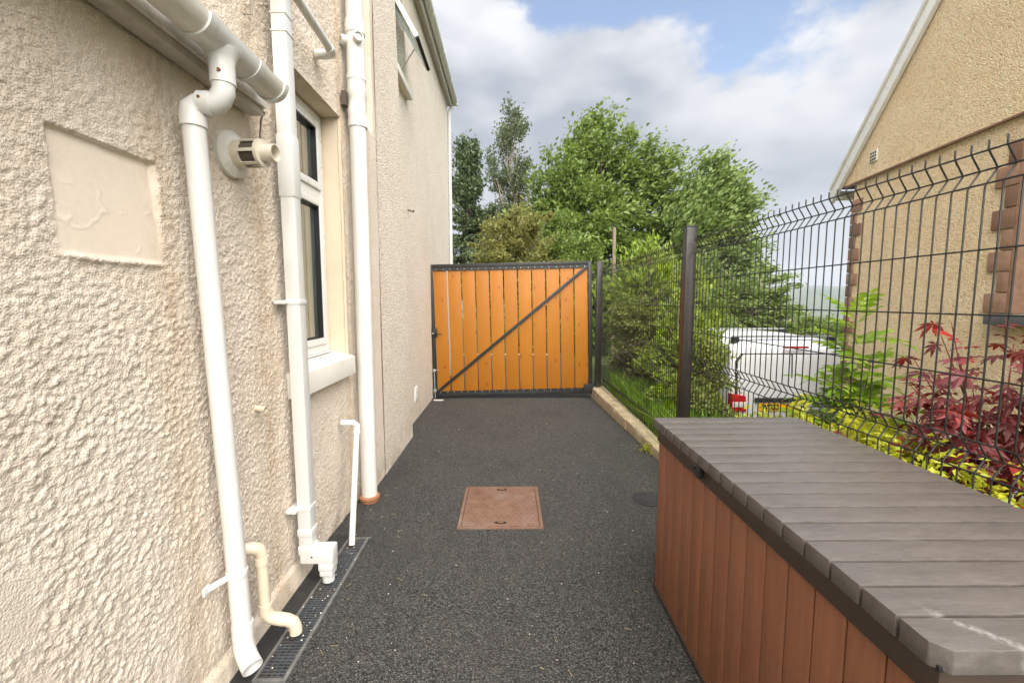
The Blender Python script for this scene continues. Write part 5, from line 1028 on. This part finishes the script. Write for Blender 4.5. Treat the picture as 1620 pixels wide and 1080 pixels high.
# ---------------- red maple
def maple():
    x, y = 2.46, 2.12; z0 = gz1(x, y); t = thing('red_maple', 'dark red Japanese maple with palmate leaves at the right edge', 'maple', (x, y, z0)); rs = random.Random(9)
    def leafmesh(sd):
        r2 = random.Random(sd); b = B(); b.v.append((0, 0, 0)); lob = [(-118, .42), (-72, .74), (-36, .92), (0, 1.0), (36, .92), (72, .74), (118, .42)]; ring = []
        for i, (a, l) in enumerate(lob):
            a += r2.uniform(-5, 5); l *= r2.uniform(.9, 1.08); ca = lambda aa, rr, zz: (rr * math.sin(R(aa)), rr * math.cos(R(aa)), zz)
            zt_ = -.16 * l * l - r2.uniform(0, .08)
            for aa, rr, zz in ((a - 18, .26 * l + .08, .0), (a - 13, .58 * l, -.03), (a, l, zt_), (a + 13, .58 * l, -.03), (a + 18, .26 * l + .08, 0)): b.v.append(ca(aa, rr, zz)); ring.append(len(b.v) - 1)
            k = len(b.v) - 5; b.v.append(ca(a, .50 * l, .035)); m = len(b.v) - 1; b.f += [(0, k, m), (k, k + 1, m), (k + 1, k + 2, m), (k + 2, k + 3, m), (k + 3, k + 4, m), (k + 4, 0, m)]
        b.tube([(0, 0, 0), (0, -.35, -.05)], .014, 4, False)
        me = bpy.data.meshes.new('leaf'); me.from_pydata(b.v, [], b.f); me.update(); me.materials.append(MATS['leaf_maple']); return me
    ms = [leafmesh(s) for s in (1, 2, 3, 4)]; b = B()
    tips = []
    for k in range(19):
        a = rs.uniform(0, 6.28); rr = rs.uniform(.15, .52); tip = Vector((math.cos(a) * rr, math.sin(a) * rr, rs.uniform(.62, 1.48) * (1.08 - .35 * rr))); tips.append(tip)
    tips += [Vector((-.42, .42, .86)), Vector((-.55, .30, .62)), Vector((-.60, .62, .52)), Vector((-.30, .55, 1.0)), Vector((-.1, .5, 1.12)), Vector((-.66, .85, .50)), Vector((-.3, .1, 1.05)), Vector((-.5, -.05, .9)), Vector((-.5, .1, .42)), Vector((-.35, -.2, .6)), Vector((-.2, .3, 1.2))]
    tips = tips[:19] + [Vector((v.x * .62, v.y * .55, v.z + .10)) for v in tips[19:]]
    nl = 0
    for tip in tips:
        p0 = Vector((rs.uniform(-.03, .03), rs.uniform(-.03, .03), rs.uniform(.1, .45))); mid = p0.lerp(tip, .5) + Vector((0, 0, .08)); b.tube([p0, mid, tip], [.007, .005, .002], 5, False)
        for j in range(10):
            u = rs.uniform(.30, 1.05); c = (p0.lerp(mid, u * 2) if u < .5 else mid.lerp(tip, (u - .5) * 2)) + Vector((rs.gauss(0, .05), rs.gauss(0, .05), rs.gauss(0, .035))); d = Vector((tip.x, tip.y, 0)); yaw = math.atan2(-d.x, d.y) + rs.gauss(0, .7); s = rs.uniform(.075, .125)
            inst('leaf', ms[nl % 4], t, c, (rs.gauss(-.25, .30), rs.gauss(0, .30), yaw), (s, s, s)); nl += 1
    b.tube([(0, 0, -.05), (.01, 0, .25), (0, .01, .5)], [.018, .014, .009], 8, False); inst('trunk', mesh('trunk', b, 'stem_red', True), t)
maple()
# ---------------- oddments behind the plants
rl = thing('wire_roll', 'roll of grey netting with a dark round end behind the golden shrubs', 'netting roll', (2.80, 3.75, .42))
b = B(); b.tube([(2.76, 3.95, .505), (2.90, 3.45, .40)], .042, 20); obj('netting', b, 'net_grey', rl, smooth=True)
b = B(); b.tube([(2.756, 3.965, .508), (2.762, 3.94, .503)], .05, 20); obj('end_cap', b, 'van_trim', rl, smooth=True)
b = B()
for k in range(26):
    c = Vector((2.76, 3.95, .505)).lerp(Vector((2.90, 3.45, .40)), .03 + k * .036); b.tube([c, c + Vector((.0008, -.003, -.0006))], .0445, 14, False)
tag(obj('net_rib', b, 'planter_grey', rl), kind='stuff')
b = B(); b.box(2.70, 2.73, 3.80, 3.83, gz1(2.7, 3.8) - .05, .47); b.box(2.86, 2.89, 3.55, 3.58, gz1(2.86, 3.55) - .05, .39); obj('stake', b, 'pole_wood', rl)
pg = B(); gz_ = gz1(3.2, 2.6); pg.prism([(3.05, gz_ - .02), (3.40, gz_ - .02), (3.43, gz_ + .40), (3.02, gz_ + .40)], 1, 2.55, 2.9); tag(obj('planter', pg, 'planter_grey', bevel=.015, loc=(3.22, 2.72, gz_)), 'blue-grey planter half hidden behind the maple leaves', 'planter')
wd2 = thing('kerb_weed', 'small yellow-green weed growing at the foot of the low wall', 'weed', (1.33, 4.08, 0)); rsn = np.random.default_rng(3); m = 60
inst('leaves', leaf_mesh('weed', rsn.normal(size=(m, 3)) * [.035, .05, .02] + [0, 0, .045], rdir(rsn, m, (0, 0, 1), .6), rdir(rsn, m, (0, 0, 1), 1), np.full(m, .045), np.full(m, .014), 'leaf_gold'), wd2)
# ---------------- roofs and houses lower down the hill
def far_house(x, y, zb, w, d, h, rot, wall, roof, label, group=None, chim=False, wins=True):
    t = thing('far_house', label, 'house', (x, y, zb), group); t.rotation_euler = (0, 0, R(rot)); rh = w * .32
    b = B(); b.box(-w / 2, w / 2, -d / 2, d / 2, -3, h); b.prism([(-w / 2, h), (w / 2, h), (0, h + rh)], 1, -d / 2, d / 2); obj('wall', b, wall, t, world=False)
    b = B(); e = w * .05
    for s in (-1, 1): b.add([(s * (w / 2 + e), -d / 2 - e, h - .1), (s * (w / 2 + e), d / 2 + e, h - .1), (0, d / 2 + e, h + rh + .12), (0, -d / 2 - e, h + rh + .12), (s * (w / 2 + e), -d / 2 - e, h + .08), (s * (w / 2 + e), d / 2 + e, h + .08), (0, d / 2 + e, h + rh + .3), (0, -d / 2 - e, h + rh + .3)], [(0, 1, 2, 3), (4, 7, 6, 5), (0, 4, 5, 1), (3, 2, 6, 7), (0, 3, 7, 4), (1, 5, 6, 2)])
    r = obj('roof', b, roof, t, world=False)
    if chim: b = B(); b.box(-.35, .35, d * .15, d * .15 + .6, h + rh * .6, h + rh + 1.2); b.tube([(0, d * .15 + .3, h + rh + 1.2), (0, d * .15 + .3, h + rh + 1.7)], .13, 8); obj('chimney', b, 'terracotta', r, world=False)
    if wins:
        for xx in (-w * .25, w * .25): b = B(); b.box(xx - .5, xx + .5, -d / 2 - .03, -d / 2 + .02, h * .45, h * .45 + 1.1); obj('window', b, 'dark_glass', t, world=False)
far_house(22.0, 31, -7.4, 6, 9, 3.8, 62, 'wall_pale', 'roof_tile', 'low house with a red-brown tiled roof and chimney behind the van', chim=True)
far_house(27.5, 36, -8.2, 6, 8, 4.2, 20, 'wall_white', 'slate', 'pale house with a grey gable roof behind the van, by the bungalow')
hs = random.Random(12)
for k in range(6):
    X = 600 + k * 24 + hs.uniform(-8, 8); Y = 700 + hs.uniform(-60, 130); far_house(X, Y, gz1(X, Y), 9, 12, 6, hs.uniform(0, 180), 'wall_white', 'slate' if k % 2 else 'roof_tile', 'tiny pale house in the hazy valley beside the bungalow corner', 'far houses in the valley', wins=False)

# ================================================================== litter on the tarmac
def litter():
    rs = random.Random(17); b = B()
    def spot():
        while True:
            x = rs.uniform(-.98, 1.2); y = 1.3 + 5 * rs.random() ** 1.6
            if x > .70 and y < 2.15: continue
            if -.36 < x < .24 and 2.65 < y < 3.32: continue
            if rs.random() < .5 and x > -.55: continue
            return x, y
    for _ in range(90):
        x, y = spot(); a = rs.uniform(0, 6.28); l = rs.uniform(.008, .034); d = Vector((math.cos(a), math.sin(a), 0)) * l / 2; c = Vector((x, y, .0045 + rs.random() * .003)); b.bar(c - d, c + d + Vector((0, 0, rs.uniform(0, .006))), .0012, .0011)
    tag(obj('straw_litter', b, 'straw'), 'bits of dry straw scattered on the tarmac', 'litter', kind='stuff')
    b = B()
    for _ in range(170):
        x, y = spot(); r = rs.uniform(.0018, .0048); p = Vector((x, y, .004 + r * .4)); vs = [p + Vector(v) * r * rs.uniform(.7, 1.3) for v in ((1, 0, 0), (-1, 0, 0), (0, 1, 0), (0, -1, 0), (0, 0, .7), (0, 0, -.7))]; b.add(vs, [(0, 2, 4), (2, 1, 4), (1, 3, 4), (3, 0, 4), (2, 0, 5), (1, 2, 5), (3, 1, 5), (0, 3, 5)])
    for _ in range(46):
        x = rs.uniform(DR[0], DR[1] + .01); y = rs.uniform(DR[2] + .02, DR[3]); r = rs.uniform(.002, .0055); p = Vector((x, y, .010 + r * .4)); vs = [p + Vector(v) * r * rs.uniform(.7, 1.3) for v in ((1, 0, 0), (-1, 0, 0), (0, 1, 0), (0, -1, 0), (0, 0, .7), (0, 0, -.7))]; b.add(vs, [(0, 2, 4), (2, 1, 4), (1, 3, 4), (3, 0, 4), (2, 0, 5), (1, 2, 5), (3, 1, 5), (0, 3, 5)])
    tag(obj('loose_grit', b, 'pebble'), 'small pale stones and grit lying about the path and drain', 'grit', kind='stuff')
litter()

# ================================================================== the air of the valley
hz_n = NT('haze'); hz_n.N.remove(hz_n.b); pv = hz_n.N.new('ShaderNodeVolumePrincipled'); pv.inputs['Color'].default_value = (0.86, 0.92, 1.0, 1); pv.inputs['Density'].default_value = 0.00035; pv.inputs['Anisotropy'].default_value = 0.2
hz_n.L.new(pv.outputs[0], hz_n.N['Material Output'].inputs['Volume']); MATS['haze'] = hz_n.m
hb = B(); hb.box(-5300, 5300, -5300, 5300, -75, 330); ho = obj('haze', hb, 'haze'); tag(ho, 'pale blue haze hanging in the distant valley', 'haze', kind='stuff')
